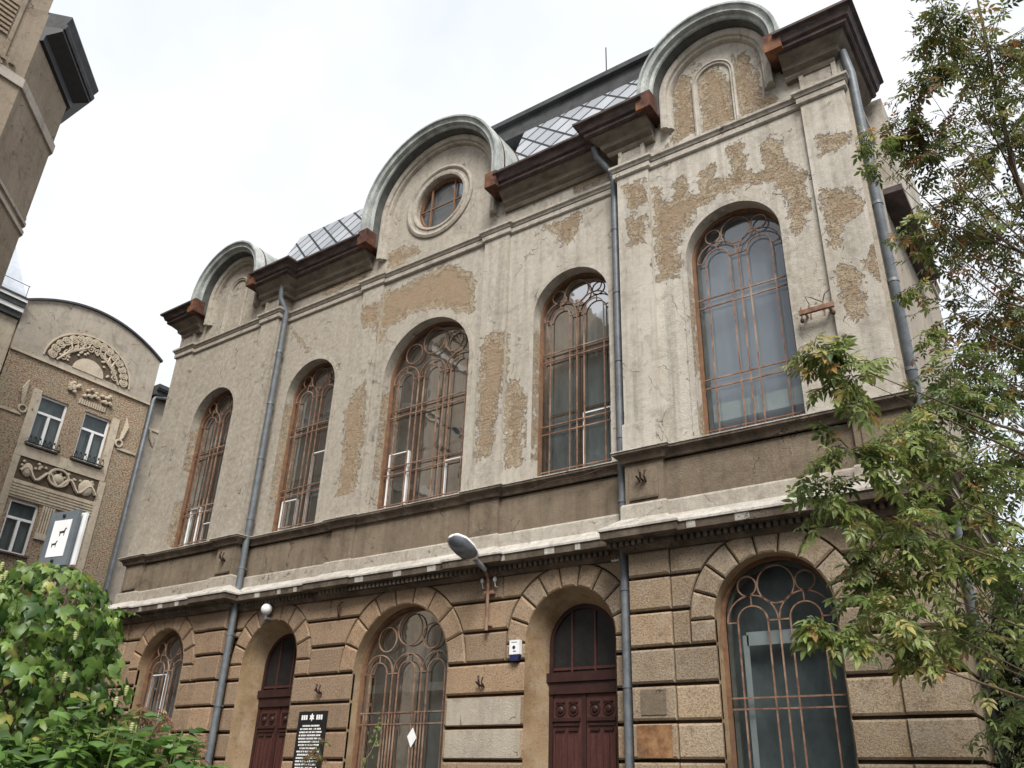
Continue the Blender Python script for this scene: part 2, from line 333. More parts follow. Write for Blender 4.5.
def roofmat():
    t=NT('diamond metal tiles'); s=t.n('ShaderNodeSeparateXYZ'); t.l(t.co,s.inputs[0])
    def lines(sg):
        u=t.math('ADD',t.math('MULTIPLY',s.outputs[0],1.),t.math('MULTIPLY',s.outputs[2],sg*.95)); fr=t.math('FRACT',t.math('MULTIPLY',u,1.35)); d=t.math('ABSOLUTE',t.math('SUBTRACT',fr,.5)); return d,t.math('FLOOR',t.math('MULTIPLY',u,1.35))
    a,ia=lines(1.); b,ib=lines(-1.); m=t.math('MAXIMUM',a,b); k=t.ramp(m,.435,.455)
    w=t.n('ShaderNodeTexWhiteNoise',noise_dimensions='2D'); cx=t.n('ShaderNodeCombineXYZ'); t.l(ia,cx.inputs[0]); t.l(ib,cx.inputs[1]); t.l(cx.outputs[0],w.inputs['Vector'])
    c=t.mix(w.outputs['Value'],(.24,.255,.275),(.38,.395,.415)); c=t.mix(t.ramp(t.noise(4,5,.7),.5,.75,0,.5),c,(.22,.235,.25)); c=t.mix(k,c,(.03,.032,.034))
    return t.fin(c,.75,t.bump(t.ramp(m,.42,.46),.03,.9),.0,.2)
M['roof']=roofmat()
M['roofsheet']=simple('pale roof sheet',(.62,.65,.69),(.50,.53,.57),.45,.3,2,.1,None,.5,.2)
M['slate']=simple('dark roof sheet',(.040,.041,.043),(.075,.076,.078),.75,0,3,.3)
def leafmat(name,tr=.42):
    t=NT(name); t.t.nodes.remove(t.b); a=t.attr('tint','Color')
    c=t.mix(t.ramp(t.noise(14,3,.6),.35,.7,0,.35),a,(.02,.03,.008))
    d=t.n('ShaderNodeBsdfPrincipled'); t.set(d.inputs['Base Color'],c); d.inputs['Roughness'].default_value=.42; d.inputs['Specular IOR Level'].default_value=.45
    tl=t.n('ShaderNodeBsdfTranslucent'); t.l(c,tl.inputs[0]); mx=t.n('ShaderNodeMixShader'); mx.inputs[0].default_value=tr
    t.l(d.outputs[0],mx.inputs[1]); t.l(tl.outputs[0],mx.inputs[2]); t.l(mx.outputs[0],t.out.inputs['Surface']); return t.m
M['leaf']=leafmat('leaves')
M['bark']=simple('bark',(.075,.055,.04),(.14,.11,.085),.9,0,8,.6,(3,3,.6))
M['twig']=simple('twig',(.07,.045,.03),(.12,.08,.05),.8,0,8,.2)
M['greenstem']=simple('green stem',(.07,.11,.03),(.11,.15,.05),.7,0,9)
M['hopcone']=simple('pale hop cone',(.26,.30,.115),(.38,.38,.17),.7,0,20,.4)
def brickmat():
    t=NT('bare brick with mortar'); br=t.n('ShaderNodeTexBrick'); mp=t.n('ShaderNodeMapping'); mp.inputs['Rotation'].default_value=(radians(90),0,radians(90))
    sp=t.n('ShaderNodeSeparateXYZ'); t.l(t.co,sp.inputs[0]); cb=t.n('ShaderNodeCombineXYZ'); t.l(sp.outputs[1],cb.inputs[0]); t.l(sp.outputs[2],cb.inputs[1])
    dv=t.n('ShaderNodeVectorMath',operation='ADD'); nz=t.n('ShaderNodeTexNoise'); nz.inputs['Scale'].default_value=6; t.l(t.co,nz.inputs['Vector'])
    sc=t.n('ShaderNodeVectorMath',operation='SCALE'); sc.inputs['Scale'].default_value=.10; t.l(nz.outputs['Color'],sc.inputs[0]); t.l(cb.outputs[0],dv.inputs[0]); t.l(sc.outputs[0],dv.inputs[1])
    t.l(dv.outputs[0],br.inputs['Vector']); br.inputs['Scale'].default_value=1.; br.inputs['Brick Width'].default_value=.27; br.inputs['Row Height'].default_value=.085; br.inputs['Mortar Size'].default_value=.016
    br.inputs['Color1'].default_value=(.38,.22,.135,1); br.inputs['Color2'].default_value=(.45,.33,.22,1); br.inputs['Mortar'].default_value=(.50,.42,.32,1)
    a=t.noise(1.1,7,.65); b=t.noise(14,5,.8); c=t.mix(t.ramp(a,.44,.56),br.outputs['Color'],(.42,.345,.24)); c=t.mix(t.ramp(t.noise(3,6,.7,loc=(4,4,1)),.55,.66,0,.7),c,(.33,.155,.085)); c=t.mix(t.ramp(b,.47,.60,0,.85),c,(.09,.058,.036))
    h=t.math('ADD',t.math('MULTIPLY',b,1.2),t.math('MULTIPLY',br.outputs['Fac'],-.6)); return t.fin(c,.95,t.bump(h,.04,1.),spec=.1)
M['brick']=brickmat()
M['cement']=plaster('grey beige cement render',(.43,.38,.31),(.33,.285,.23),(.40,.33,.245),False,.5,.3)
M['ornament']=plaster('stucco ornament',(.58,.50,.385),(.43,.355,.26),(.50,.40,.29),False,.3,.3)
M['ornamentback']=stone('dark relief ground',(.13,.10,.07),(.085,.065,.045),(.11,.085,.06),.6)
M['tallwall']=plaster('brown cement wall',(.335,.272,.205),(.245,.197,.145),(.31,.235,.165),False,.6,.4)
M['paleband']=plaster('pale string band',(.47,.42,.36),(.38,.33,.28),(.40,.34,.28),False,.4,.3)
M['asphalt']=simple('asphalt',(.05,.05,.05),(.075,.073,.07),.9,0,12,.4)
M['paving']=simple('paving',(.24,.23,.21),(.32,.31,.29),.9,0,5,.3)
M['grass']=simple('lawn',(.05,.09,.02),(.09,.13,.035),.95,0,9,.5)

# ------------------------------------------------------------------ ground
g=MB(); g.quad((-300,-300,0),(300,-300,0),(300,300,0),(-300,300,0)); structure(build('ground',g,M['asphalt']))
g=MB(); g.box(-12,12,-2.6,-.45,-.05,.12); structure(build('pavement',g,M['paving']))
g=MB(); g.box(5.4,9.0,-13.1,-9.6,-.05,.10); structure(build('lawn',g,M['grass']))

# ------------------------------------------------------------------ the old hall
HX=10.92; RX=5.8; E_=-.3
H=thing('public_building','long grey plaster hall with three round gables, tall arched grilled windows and peeling plaster','building')
WIN=[(-8.32,.99,4.05,E_,2),(-4.32,1.0,4.06,0,2),(0,1.43,3.63,0,3),(4.32,1.0,4.06,0,2),(8.32,.99,4.05,E_,2)]
def refl_outline(sx,pts): return [(sx*x,z) for x,z in pts]
uw=MB()
wings=[(-5.82,-.3),(5.82,-.3),(5.82,7.9),(2.3,7.9),(2.3,8.9)]+arc(0,8.95,2.3,0,pi,30)[1:-1]+[(-2.3,8.9),(-2.3,7.9),(-5.82,7.9)]
ocul=arc(0,8.95,.86,0,2*pi,40)[:-1]
panel(uw,wings,[arch(c,w,0,s) for c,w,s,y,n in WIN[1:4]]+[ocul],0)
for sx in (-1,1):
    xs=[(5.8,-.3),(HX,-.3),(HX,7.9),(9.75,7.9),(9.75,8.5)]+arc(8.32,8.5,1.43,0,pi,24)[1:-1]+[(6.89,8.5),(6.89,7.9),(5.8,7.9)]
    o=[(sx*x,z) for x,z in xs]; o=o if sx>0 else o[::-1]
    panel(uw,o,[arch(sx*8.32,.99,0,4.05)],E_)
    uw.quad((sx*5.8,E_,Z0-.3),(sx*5.8,.0,Z0-.3),(sx*5.8,.0,Z0+8.2),(sx*5.8,E_,Z0+8.2))
def subopen(path,res):
    out=[]
    for a,b in zip(path,path[1:]):
        k=max(1,int(math.dist(a,b)/res)); out+=[(a[0]+(b[0]-a[0])*j/k,a[1]+(b[1]-a[1])*j/k) for j in range(k)]
    return out+[path[-1]]
for c,w,s,y,n in WIN: strip(uw,subopen(arch(c,w,0,s),.12),y,y+.62)
strip(uw,arc(0,8.95,.86,0,2*pi,40),0,.32)
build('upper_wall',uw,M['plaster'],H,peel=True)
for c,w,s,y,n in WIN:
    m=MB(); a=subopen(arch(c,w+.11,0,s),.2); b=[(c+(x-c)*w/(w+.11),s+(z-s)*w/(w+.11)if z>s else z) for x,z in a]; ring(m,a,b,y-.018,y+.002); build('window_surround',m,M['trim'],H)
# side walls and back
sw=MB()
for sx in (-1,1):
    X=sx*HX
    sw.quad((X,E_,Z0-.2),(X,9,Z0-.2),(X,9,Z0+8),(X,E_,Z0+8))
    sw.box(min(X,X+sx*.07),max(X,X+sx*.07),E_+.004,.55,Z0+.0,Z0+6.8)
    sw.box(min(X,X+sx*.07),max(X,X+sx*.07),.95,1.6,Z0+.0,Z0+6.8)
sw.quad((-HX,9,0),(HX,9,0),(HX,9,Z0+8),(-HX,9,Z0+8))
build('side_wall',sw,M['cement'],H)
bay=MB(); bay.box(HX-.1,HX+.40,1.75,5.6,Z0+5.65,Z0+8.1); build('side_bay',bay,M['trim'],H)
bs=MB(); bs.box(HX-.01,HX+.44,1.71,5.64,Z0+5.50,Z0+5.648); build('bay_soffit',bs,M['copper'],H)

# pilasters (front sheet carries the fallen plaster), base block and framed attic panel
def pilaster(x0,x1,y,pr=.1,attic=True):
    m=MB(); panel(m,[(x0,-.2),(x1,-.2),(x1,6.85),(x0,6.85)],[],y-pr)
    for X in (x0,x1): m.quad((X,y-pr,Z0-.2),(X,y+.0,Z0-.2),(X,y+.0,Z0+6.85),(X,y-pr,Z0+6.85))
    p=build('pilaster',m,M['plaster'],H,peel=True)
    b=MB(); b.box(x0-.03,x1+.03,y-pr-.045,y-.004,Z0-.1,Z0+.56); build('pilaster_base',b,M['trim'],p)
    if attic:
        a=MB(); a.box(x0+.06,x1-.06,y-.09,y+.01,Z0+7.0,Z0+7.62)
        for q in ((x0+.06,x0+.15,7.0,7.62),(x1-.15,x1-.06,7.0,7.62),(x0+.15,x1-.15,7.0,7.17),(x0+.15,x1-.15,7.53,7.62)):
            a.box(q[0],q[1],y-.125,y-.088,Z0+q[2],Z0+q[3])
        build('attic_panel',a,M['trim'],p)
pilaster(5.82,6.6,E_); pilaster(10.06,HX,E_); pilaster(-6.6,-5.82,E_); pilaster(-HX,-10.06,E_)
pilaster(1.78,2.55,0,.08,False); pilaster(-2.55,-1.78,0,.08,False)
# plain strips beside the centre window
def front_path(bump,c_bump,back=8.9,half=HX):
    segs=[(-half,-10.06,E_-bump),(-10.06,-6.6,E_),(-6.6,-5.8,E_-bump),(-5.8,-2.55,0),(-2.55,-1.78,-c_bump),(-1.78,1.78,-.02),(1.78,2.55,-c_bump),(2.55,5.8,0),(5.8,6.6,E_-bump),(6.6,10.06,E_),(10.06,half,E_-bump)]
    P=[(-half,back)]
    for a,b,y in segs: P+=[(a,y),(b,y)]
    return P+[(half,back)]
PB=front_path(.1,.08)
m=MB(); sweep(m,[(-.25,7.1),(.10,7.1),(.13,7.07),(.13,7.01),(.09,6.98),(.07,6.93),(-.25,6.93)],PB); sweep(m,[(-.25,6.90),(.06,6.90),(.06,6.78),(.03,6.75),(-.25,6.75)],PB); build('string_course',m,M['trim'],H)
m=MB(); sweep(m,[(-.25,.0),(.05,-.005),(.2,-.05),(.2,-.07),(-.25,-.07)],PB); build('sill_ledge',m,M['white'],H)
m=MB(); sweep(m,[(-.25,-.073),(.185,-.073),(.185,-.12),(.11,-.17),(.07,-.27),(-.25,-.27)],PB); build('sill_course',m,M['cornice'],H)
m=MB(); sweep(m,[(-.25,-.26),(0.0,-.26),(0.0,-1.10),(-.25,-1.10)],PB); build('parapet_band',m,M['frieze'],H)
m=MB(); sweep(m,[(-.25,-1.10),(.05,-1.10),(.075,-1.14),(.075,-1.40),(-.25,-1.40)],PB); build('parapet_base',m,M['trim'],H)
m=MB(); sweep(m,[(-.25,-1.38),(.06,-1.38),(.40,-1.62),(.40,-1.66),(-.25,-1.66)],PB); build('cornice_ledge',m,M['white'],H)
m=MB(); sweep(m,[(-.25,-1.663),(.375,-1.663),(.36,-1.80),(.24,-1.82),(.24,-1.835),(-.25,-1.835)],PB); sweep(m,[(-.25,-1.838),(.13,-1.838),(.13,-1.935),(.09,-1.95),(.05,-2.0),(-.25,-2.0)],PB)
for a,b,y in [(-10.06,-6.6,E_),(-5.4,-2.6,0),(-2.5,2.5,-.08),(2.6,5.4,0),(6.6,10.06,E_),(5.5,6.6,E_-.1),(10.06,11.2,E_-.1)]:
    k=int((b-a)/.125)
    for i in range(k):
        x=a+.125*i; m.box(x,x+.065,y-.215,y-.128,Z0-1.93,Z0-1.838)
build('belt_cornice',m,M['cornice'],H)
for x in (-6.2,6.2,-10.49,10.49):
    m=MB(); y=E_-.1; m.box(x-.3,x+.3,y-.03,y+.02,Z0-1.0,Z0-.42); o=build('pedestal_panel',m,M['frieze'],H)
    m=MB(); m.box(x-.3,x+.3,y-.04,y-.028,Z0-1.03,Z0-.985); build('drip_edge',m,M['cornice'],o)

# eave cornice with copper gutter, broken by the gables
EP=[(-.3,7.5),(.07,7.5),(.10,7.56),(.10,7.62),(.20,7.70),(.22,7.80),(.36,7.92),(.40,7.98),(-.3,7.98)]
EC=[(-.3,7.982),(.46,7.982),(.50,8.02),(.50,8.10),(.56,8.13),(.62,8.28),(.70,8.31),(.70,8.37),(.60,8.39),(-.3,8.41)]
EB=.05
Ysg=E_-EB
EVX=HX-.15
paths=[[(-EVX,8.6),(-EVX,Ysg),(-9.85,Ysg)],[(-6.79,Ysg),(-5.7,Ysg),(-5.7,0),(-2.38,0)],[(2.38,0),(5.7,0),(5.7,Ysg),(6.79,Ysg)],[(9.85,Ysg),(EVX,Ysg),(EVX,1.55)]]
for p in paths:
    m=MB(); m2=MB(); sweep(m,EP,p); sweep(m2,EC,p); build('eave_moulding',m,M['eavemould'],H); build('eave_gutter',m2,M['copper'],H)

# gables
def gable(cx,cz,R,y0,wall,oc):
    m=MB(); yf=wall-.62; leg=cz-8.05
    arcsweep(m,[(R-.02,wall+.9),(R,yf+.0),(R-.02,yf-.03),(R-.07,yf-.03),(R-.09,yf+.02),(R-.16,yf+.05),(R-.21,yf+.04),(R-.23,yf+.09),(R-.235,yf+.14),(R-.30,yf+.16),(R-.32,yf+.20)],cx,cz,leg)
    gb=build('gable_arch',m,M['zinc'],H,smooth=True)
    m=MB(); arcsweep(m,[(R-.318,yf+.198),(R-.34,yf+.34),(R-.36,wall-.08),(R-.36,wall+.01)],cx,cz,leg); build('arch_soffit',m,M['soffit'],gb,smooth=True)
    m=MB(); arcsweep(m,[(R-.365,wall+.002),(R-.365,wall-.20),(R-.42,wall-.21),(R-.50,wall-.17),(R-.52,wall-.11),(R-.57,wall-.10),(R-.60,wall-.05),(R-.61,wall+.004)],cx,cz,leg+.42); build('arch_moulding',m,M['trim'],gb,smooth=True)
    # lead-clad vault behind the arch
    m=MB(); arcsweep(m,[(R-.05,wall-.3),(R-.05,wall+.5),(R-.04,wall+.52),(R-.05,wall+.54),(R-.05,wall+1.25),(R-.04,wall+1.27),(R-.05,wall+1.29),(R-.05,wall+2.6)],cx,cz,cz-8.2); build('vault_roof',m,M['roofsheet'],gb)
    m=MB()
    for yy in (wall-.28,wall+.52,wall+1.27): arcsweep(m,[(R-.04,yy-.03),(R+.0,yy-.03),(R+.0,yy+.03),(R-.04,yy+.03)],cx,cz,cz-8.2)
    build('vault_seam',m,M['flash'],gb)
    for sx in (-1,1):
        m=MB(); a=cx+sx*(R-.34); b=cx+sx*(R+.02); m.box(min(a,b),max(a,b),yf-.045,wall+.1,Z0+7.99,Z0+8.46); build('copper_flashing',m,M['flash'],gb)
    return gb
for sx in (-1,1):
    gb=gable(sx*8.32,8.52,1.66,0,E_,False)
    m=MB(); c=sx*8.28
    arcsweep(m,[(.50,E_+.004),(.50,E_-.06),(.46,E_-.08),(.44,E_-.05),(.40,E_-.05),(.38,E_-.02),(.38,E_+.004)],c,8.62,1.5); build('niche_moulding',m,M['trim'],gb,smooth=True)
gb=gable(0,8.95,2.45,0,0,True)
m=MB(); arcsweep(m,[(1.2,.004),(1.2,-.05),(1.13,-.08),(1.08,-.06),(1.06,-.03),(.98,-.03),(.95,-.06),(.88,-.05),(.86,.0)],0,8.95,0,48,0,2*pi,True); build('oculus_moulding',m,M['trim'],gb,smooth=True)
# round window
m=MB(); arcsweep(m,[(.87,.14),(.80,.12),(.78,.22),(.87,.24)],0,8.95,0,40,0,2*pi,True)
for x in (-.42,.42): h=(.8**2-x*x)**.5; m.box(x-.022,x+.022,.12,.17,Z0+8.95-h,Z0+8.95+h)
m.box(-.8,.8,.125,.165,Z0+8.9,Z0+8.93)
ow=build('round_window',m,M['framewood'],H)
m=MB(); m.poly_prism([(x,z+Z0) for x,z in arc(0,8.95,.83,0,2*pi,40)[:-1]],.20,.205); build('pane',m,M['glass'],ow)
m=MB(); m.poly_prism([(x,z+Z0) for x,z in arc(0,8.95,.9,0,2*pi,40)[:-1]],.30,.315); build('curtain',m,M['curtainsky'],ow)

# roof
zt=11.45; rf=None
for sx in (-1,1):
    m=MB(); m.quad((sx*2.0,.04,Z0+8.38),(sx*7.9,.04,Z0+8.38),(sx*7.6,1.2,Z0+zt),(sx*2.0,1.2,Z0+zt))
    m.quad((sx*7.9,.04,Z0+8.38),(sx*10.6,.6,Z0+8.38),(sx*9.3,3.0,Z0+zt),(sx*7.6,1.2,Z0+zt))
    m.quad((sx*10.6,.6,Z0+8.38),(sx*10.6,9,Z0+8.38),(sx*9.3,8.5,Z0+zt),(sx*9.3,3.0,Z0+zt))
    rf=build('mansard_roof',m,M['roof'],H)
m=MB(); m.quad((-7.6,1.2,Z0+zt),(7.6,1.2,Z0+zt),(9.3,8.5,Z0+zt),(-9.3,8.5,Z0+zt)); build('flat_roof',m,M['slate'],rf)
m=MB(); m.box(-.6,8.2,1.22,8,Z0+zt-.02,Z0+12.02); m.box(-.7,8.3,1.08,8.1,Z0+12.02,Z0+12.18); build('ridge_band',m,M['slate'],rf)
m=MB(); m.tube([(4.6,1.5,Z0+12.2),(4.6,1.5,Z0+13.6)],.018,5); build('lightning_rod',m,M['darkiron'],H)

# ------------------------------------------------------------------ windows
def grille(c,w,zs,zb,y,n,hb,r=.0165,low=False):
    a=MB(); b=a
    q=w-.05; cell=2*q/n; ro=cell/2; ri=ro*.58
    def ln(m,pts,rr=r): m.tube([(x,y,z+Z0) for x,z in pts],rr,4)
    def circ(x,z,rr): a.tube([(px,y,pz+Z0) for px,pz in arc(x,z,rr,0,2*pi,24)[:-1]],r,4,True)
    for i in range(n):
        x=c-q+cell*(i+.5)
        ln(a,arc(x,zs-.05,ro-.01,0,pi,18)); ln(a,arc(x,zs-.05,ri,0,pi,16))
        ln(a,[(x,zs-.05+ri),(x,zs-.05+ro)],r*.8)
        for s_ in (-1,1): ln(a,[(x+s_*ri,zs-.05),(x+s_*ri,zb)])
        ln(b,[(x-ro+.01,zs-.05),(x-ri,zs-.05)]); ln(b,[(x+ri,zs-.05),(x+ro-.01,zs-.05)])
        if i: ln(a,[(c-q+cell*i,zs-.05),(c-q+cell*i,zb)])
    if n==2:
        R1=w*.335; circ(c,zs+w-.09-R1,R1)
        for s_ in (-1,1): circ(c+s_*w*.53,zs+w*.58,w*.175)
    else:
        R1=w*.27; circ(c,zs+w-.07-R1,R1)
        for s_ in (-1,1): circ(c+s_*w*.50,zs+w*.53,w*.205)
    for z in hb: ln(b,[(c-w+.03,z),(c+w-.03,z)],r*1.1)
    if low:
        for i in range(n):
            x=c-q+cell*(i+.5)
            for s_ in (-1,1):
                xx=x+s_*(ri+(ro-ri)*.5)
                if abs(xx-c)<w-.1: ln(a,[(xx,hb[0]),(xx,zb)],r*.8)
            ln(b,[(x-ri,hb[-1]-.42),(x+ri,hb[-1]-.42)])
    return a,b
def window(c,w,zs,zb,y,n,hb,glz='greyroom',sash='brownsash',low=False,bits=(),name='arched_window',fr='framewood',mull=True):
    yo=y+.27
    m=MB(); ring(m,arch(c,w+.01,zb,zs),arch(c,w-.055,zb,zs),yo,yo+.09); m.box(c-w,c+w,yo-.01,yo+.09,Z0+zb-.01,Z0+zb+.07)
    W=build(name,m,M[fr],H)
    a,b=grille(c,w-.06,zs,zb+.05,yo+.02,n,hb,low=low)
    build('grille',a,M['iron'],W)
    m=MB(); m.poly_prism([(x,z+Z0) for x,z in arch(c,w-.03,zb,zs)],yo+.095,yo+.101); build('pane',m,M['glass'],W)
    m=MB(); yy=yo+.13; ring(m,arch(c,w-.056,zb+.07,zs),arch(c,w-.13,zb+.07,zs),yy,yy+.06)
    if mull:
        zt=(zs-1.03 if n==2 else zs-.93) if not low else zs-.35
        xs=[c] if n==2 else [c-.48,c+.48]
        for x in xs: m.box(x-.06,x+.06,yy,yy+.055,Z0+zb+.05,Z0+zs+ (w*.75))
        m.box(c-w+.08,c+w-.08,yy-.012,yy+.05,Z0+zt-.085,Z0+zt+.085)
        m.box(c-w+.08,c+w-.08,yy+.004,yy+.05,Z0+zb+.05,Z0+zb+.15)
        if not low: m.box(c-w+.08,c+w-.08,yy+.004,yy+.05,Z0+zb+1.55,Z0+zb+1.61)
    build('sash',m,M[sash],W)
    m=MB(); bk=y+.605
    # folded curtain or dim room close behind the glass
    N=40; pts=arch(c,w+.02,zb-.05,zs)
    m.poly_prism([(x,z+Z0) for x,z in pts],bk,bk+.02)
    build('curtain' if glz=='curtainsky' else 'dim_room',m,M[glz],W)
    for k,(x0,x1,z0,z1,mat) in enumerate(bits):
        m=MB(); t=.024
        if mat=='fill': m.box(x0,x1,yo+.104,yo+.112,Z0+z0,Z0+z1); build('inner_panel',m,M['tile'],W)
        elif mat=='cloth':
            N=18
            m.add([(x0+(x1-x0)*i/N,y+.56+.025*sin(i*1.9+k),Z0+z) for i in range(N+1) for z in (z0,z1)],[(2*i,2*i+2,2*i+3,2*i+1) for i in range(N)]); build('drape',m,M['curtain'],W,smooth='all')
        else:
            yq=yo+.05; m.box(x0,x0+t,yq,yq+.04,Z0+z0,Z0+z1); m.box(x1-t,x1,yq,yq+.04,Z0+z0,Z0+z1); m.box(x0+t,x1-t,yq+.003,yq+.037,Z0+z1-t,Z0+z1); m.box(x0+t,x1-t,yq+.003,yq+.037,Z0+z0,Z0+z0+t); build('inner_casement',m,M['whitesash'],W)
    return W
HB=[3.12,2.92,1.30,1.11,.22]
window(8.32,.99,4.05,.0,E_,2,HB,'curtainsky','sash',bits=[(7.5,9.2,.42,.78,'fill')],mull=False)
window(-8.32,.99,4.05,.0,E_,2,HB,bits=[(-8.9,-8.45,.1,1.3,'w'),(-8.2,-7.6,.1,.75,'w'),(-9.2,-8.4,1.6,3.2,'cloth')])
window(-4.32,1.0,4.06,.0,0,2,HB,bits=[(-4.2,-3.5,.1,2.25,'w'),(-5.15,-4.55,.1,1.0,'w'),(-5.2,-4.4,0.1,4.6,'cloth')])
window(4.32,1.0,4.06,.0,0,2,HB,bits=[(4.45,5.15,.1,1.45,'w'),(3.4,4.25,2.9,4.9,'cloth'),(4.4,5.2,2.9,4.9,'cloth')])
window(0,1.43,3.63,.0,0,3,[2.8,2.6,1.22,1.02,.22],bits=[(.6,1.2,.1,1.1,'w'),(-1.25,-.6,.1,1.6,'w'),(-.6,.5,.2,4.4,'cloth')])

# ------------------------------------------------------------------ ground floor
AR=[(-8.32,1.0,1.44,-3.28,E_,'w'),(-4.3,1.0,1.46,-3.33,0,'d'),(0,1.36,1.81,-3.69,0,'w'),(4.3,1.0,1.46,-3.38,0,'d'),(8.36,1.0,1.44,-3.30,E_,'w')]
J=[-1.96,-2.48,-3.09,-3.71,-4.32,-4.91,-5.5,-6.1,-6.7,-7.3]
lw=MB(); GD=.085
panel(lw,[(-5.8,-7.8),(5.8,-7.8),(5.8,-1.6),(-5.8,-1.6)],[arch(c,ri,-7.79 if k=='d' else -6.7,cz) for c,ri,ro,cz,y,k in AR[1:4]],GD,.4)
for i in (0,4):
    c,ri,ro,cz,y,k=AR[i]; sx=-1 if i==0 else 1
    o=[(5.84,-7.8),(10.97,-7.8),(10.97,-1.6),(5.84,-1.6)]; o=[(sx*x,z) for x,z in o]; o=o if sx>0 else o[::-1]
    panel(lw,o,[arch(c,ri,-6.7,cz)],E_+GD,.4)
    lw.quad((sx*5.84,E_+GD,0),(sx*5.84,GD,0),(sx*5.84,GD,Z0-1.6),(sx*5.84,E_+GD,Z0-1.6))
    lw.quad((sx*10.97,E_+GD,0),(sx*10.97,9,0),(sx*10.97,9,Z0-1.6),(sx*10.97,E_+GD,Z0-1.6))
build('lower_wall',lw,M['groove'],H)
rv=MB()
for c,ri,ro,cz,y,k in AR:
    zb=-7.79 if k=='d' else -6.7
    if k=='w': strip(rv,arch(c,ri,zb,cz),y-.0,y+.75)
    else: strip(rv,arch(c,ri,zb,cz),y-.0,y+.62,arch(c-.02,.76,zb,cz))
build('opening_reveal',rv,M['reveal'],H,smooth=True)
# blocks
bl=MB(); BT=[]; brnd=random.Random(7)
def btint(n):
    v=brnd.uniform(.82,1.16); w=brnd.uniform(-.035,.03); BT.extend([(v*(1+w),v,v*(1-w*1.3),1)]*n)
BV=.035; GP=.029
def slab(L,R,zs,yb,yf):
    """block whose left/right edge is sampled at heights zs"""
    zs=list(zs); z0,z1=zs[0],zs[-1]
    out=[(L(z),z) for z in zs]+[(R(z),z) for z in zs[::-1]]
    zi=[min(max(z,z0+BV),z1-BV) for z in zs]
    BH=.018; inn=[(min(L(z)+BH,R(z)-.005),z) for z in zi]+[(max(R(z)-BH,L(z)+.005),z) for z in zi[::-1]]
    n=len(out); dy=random.uniform(-.006,.006)
    btint(3*n); bl.add([(x,yb,z+Z0) for x,z in out]+[(x,yf+BV*.8,z+Z0) for x,z in out]+[(x,yf+dy,z+Z0) for x,z in inn],
        [(i,(i+1)%n,n+(i+1)%n,n+i) for i in range(n)]+[(n+i,n+(i+1)%n,2*n+(i+1)%n,2*n+i) for i in range(n)]+[tuple(range(2*n,3*n))[::-1]])
def edge(ar,side):
    c,ri,ro,cz,y,k=ar
    def f(z):
        if z>=-3.70:
            r=ro+GP
            if z<=cz: return c+side*r
            d=r*r-(z-cz)**2
            return c+side*(d**.5 if d>0 else 0.0)
        return c+side*ri
    return f
def row(L,R,z0,z1,yb,yf,curved,cuts=()):
    zs=np.linspace(z0+GP,z1-GP,9) if curved else [z0+GP,z1-GP]
    zs=[z for z in zs if R(z)-L(z)>.12]
    if len(zs)<2: return
    ed=[L]+[(lambda z,q=q:q) for q in cuts]+[R]
    for i in range(len(ed)-1):
        A,B=ed[i],ed[i+1]
        A2=(lambda z,A=A:A(z)+ (.006 if A is not L else 0)); B2=(lambda z,B=B:B(z)-(.006 if B is not R else 0))
        zz=[z for z in zs if B2(z)-A2(z)>.1]
        if len(zz)>=2: slab(A2,B2,zz,yb,yf)
K=lambda q:(lambda z:q)
for i in range(len(J)):
    z1=J[i]; z0=J[i+1] if i+1<len(J) else -7.8
    cv=z0>-3.75
    for sx,ar in ((-1,AR[0]),(1,AR[4])):
        qa,qb=5.78,6.58
        if sx>0:
            row(K(qa),K(qb),z0,z1,0,E_-.045,False); row(K(qb+.012),edge(ar,-1),z0,z1,E_+GD,E_,cv)
            row(edge(ar,1),K(10.12),z0,z1,E_+GD,E_,cv); row(K(10.132),K(11.03),z0,z1,E_+GD,E_-.045,False)
        else:
            row(K(-qb),K(-qa),z0,z1,0,E_-.045,False); row(edge(ar,1),K(-qb-.012),z0,z1,E_+GD,E_,cv)
            row(K(-10.12),edge(ar,-1),z0,z1,E_+GD,E_,cv); row(K(-11.03),K(-10.132),z0,z1,E_+GD,E_-.045,False)
    row(K(-5.76),edge(AR[1],-1),z0,z1,GD,0,cv); row(edge(AR[3],1),K(5.76),z0,z1,GD,0,cv)
    row(edge(AR[1],1),edge(AR[2],-1),z0,z1,GD,0,cv,(-2.35,) if i==0 else ()); row(edge(AR[2],1),edge(AR[3],-1),z0,z1,GD,0,cv,(2.7,) if i==0 else ())
    for (x,n) in ((11.03,4),(-11.03,4)):      # quoins returning round the corners
        for q in range(n):
            ya=E_+.06+q*2.2; yb_=ya+2.17; xi=10.97*(1 if x>0 else -1)
            bl.box(min(x,xi),max(x,xi),ya,yb_,Z0+z0+GP,Z0+z1-GP); btint(8)
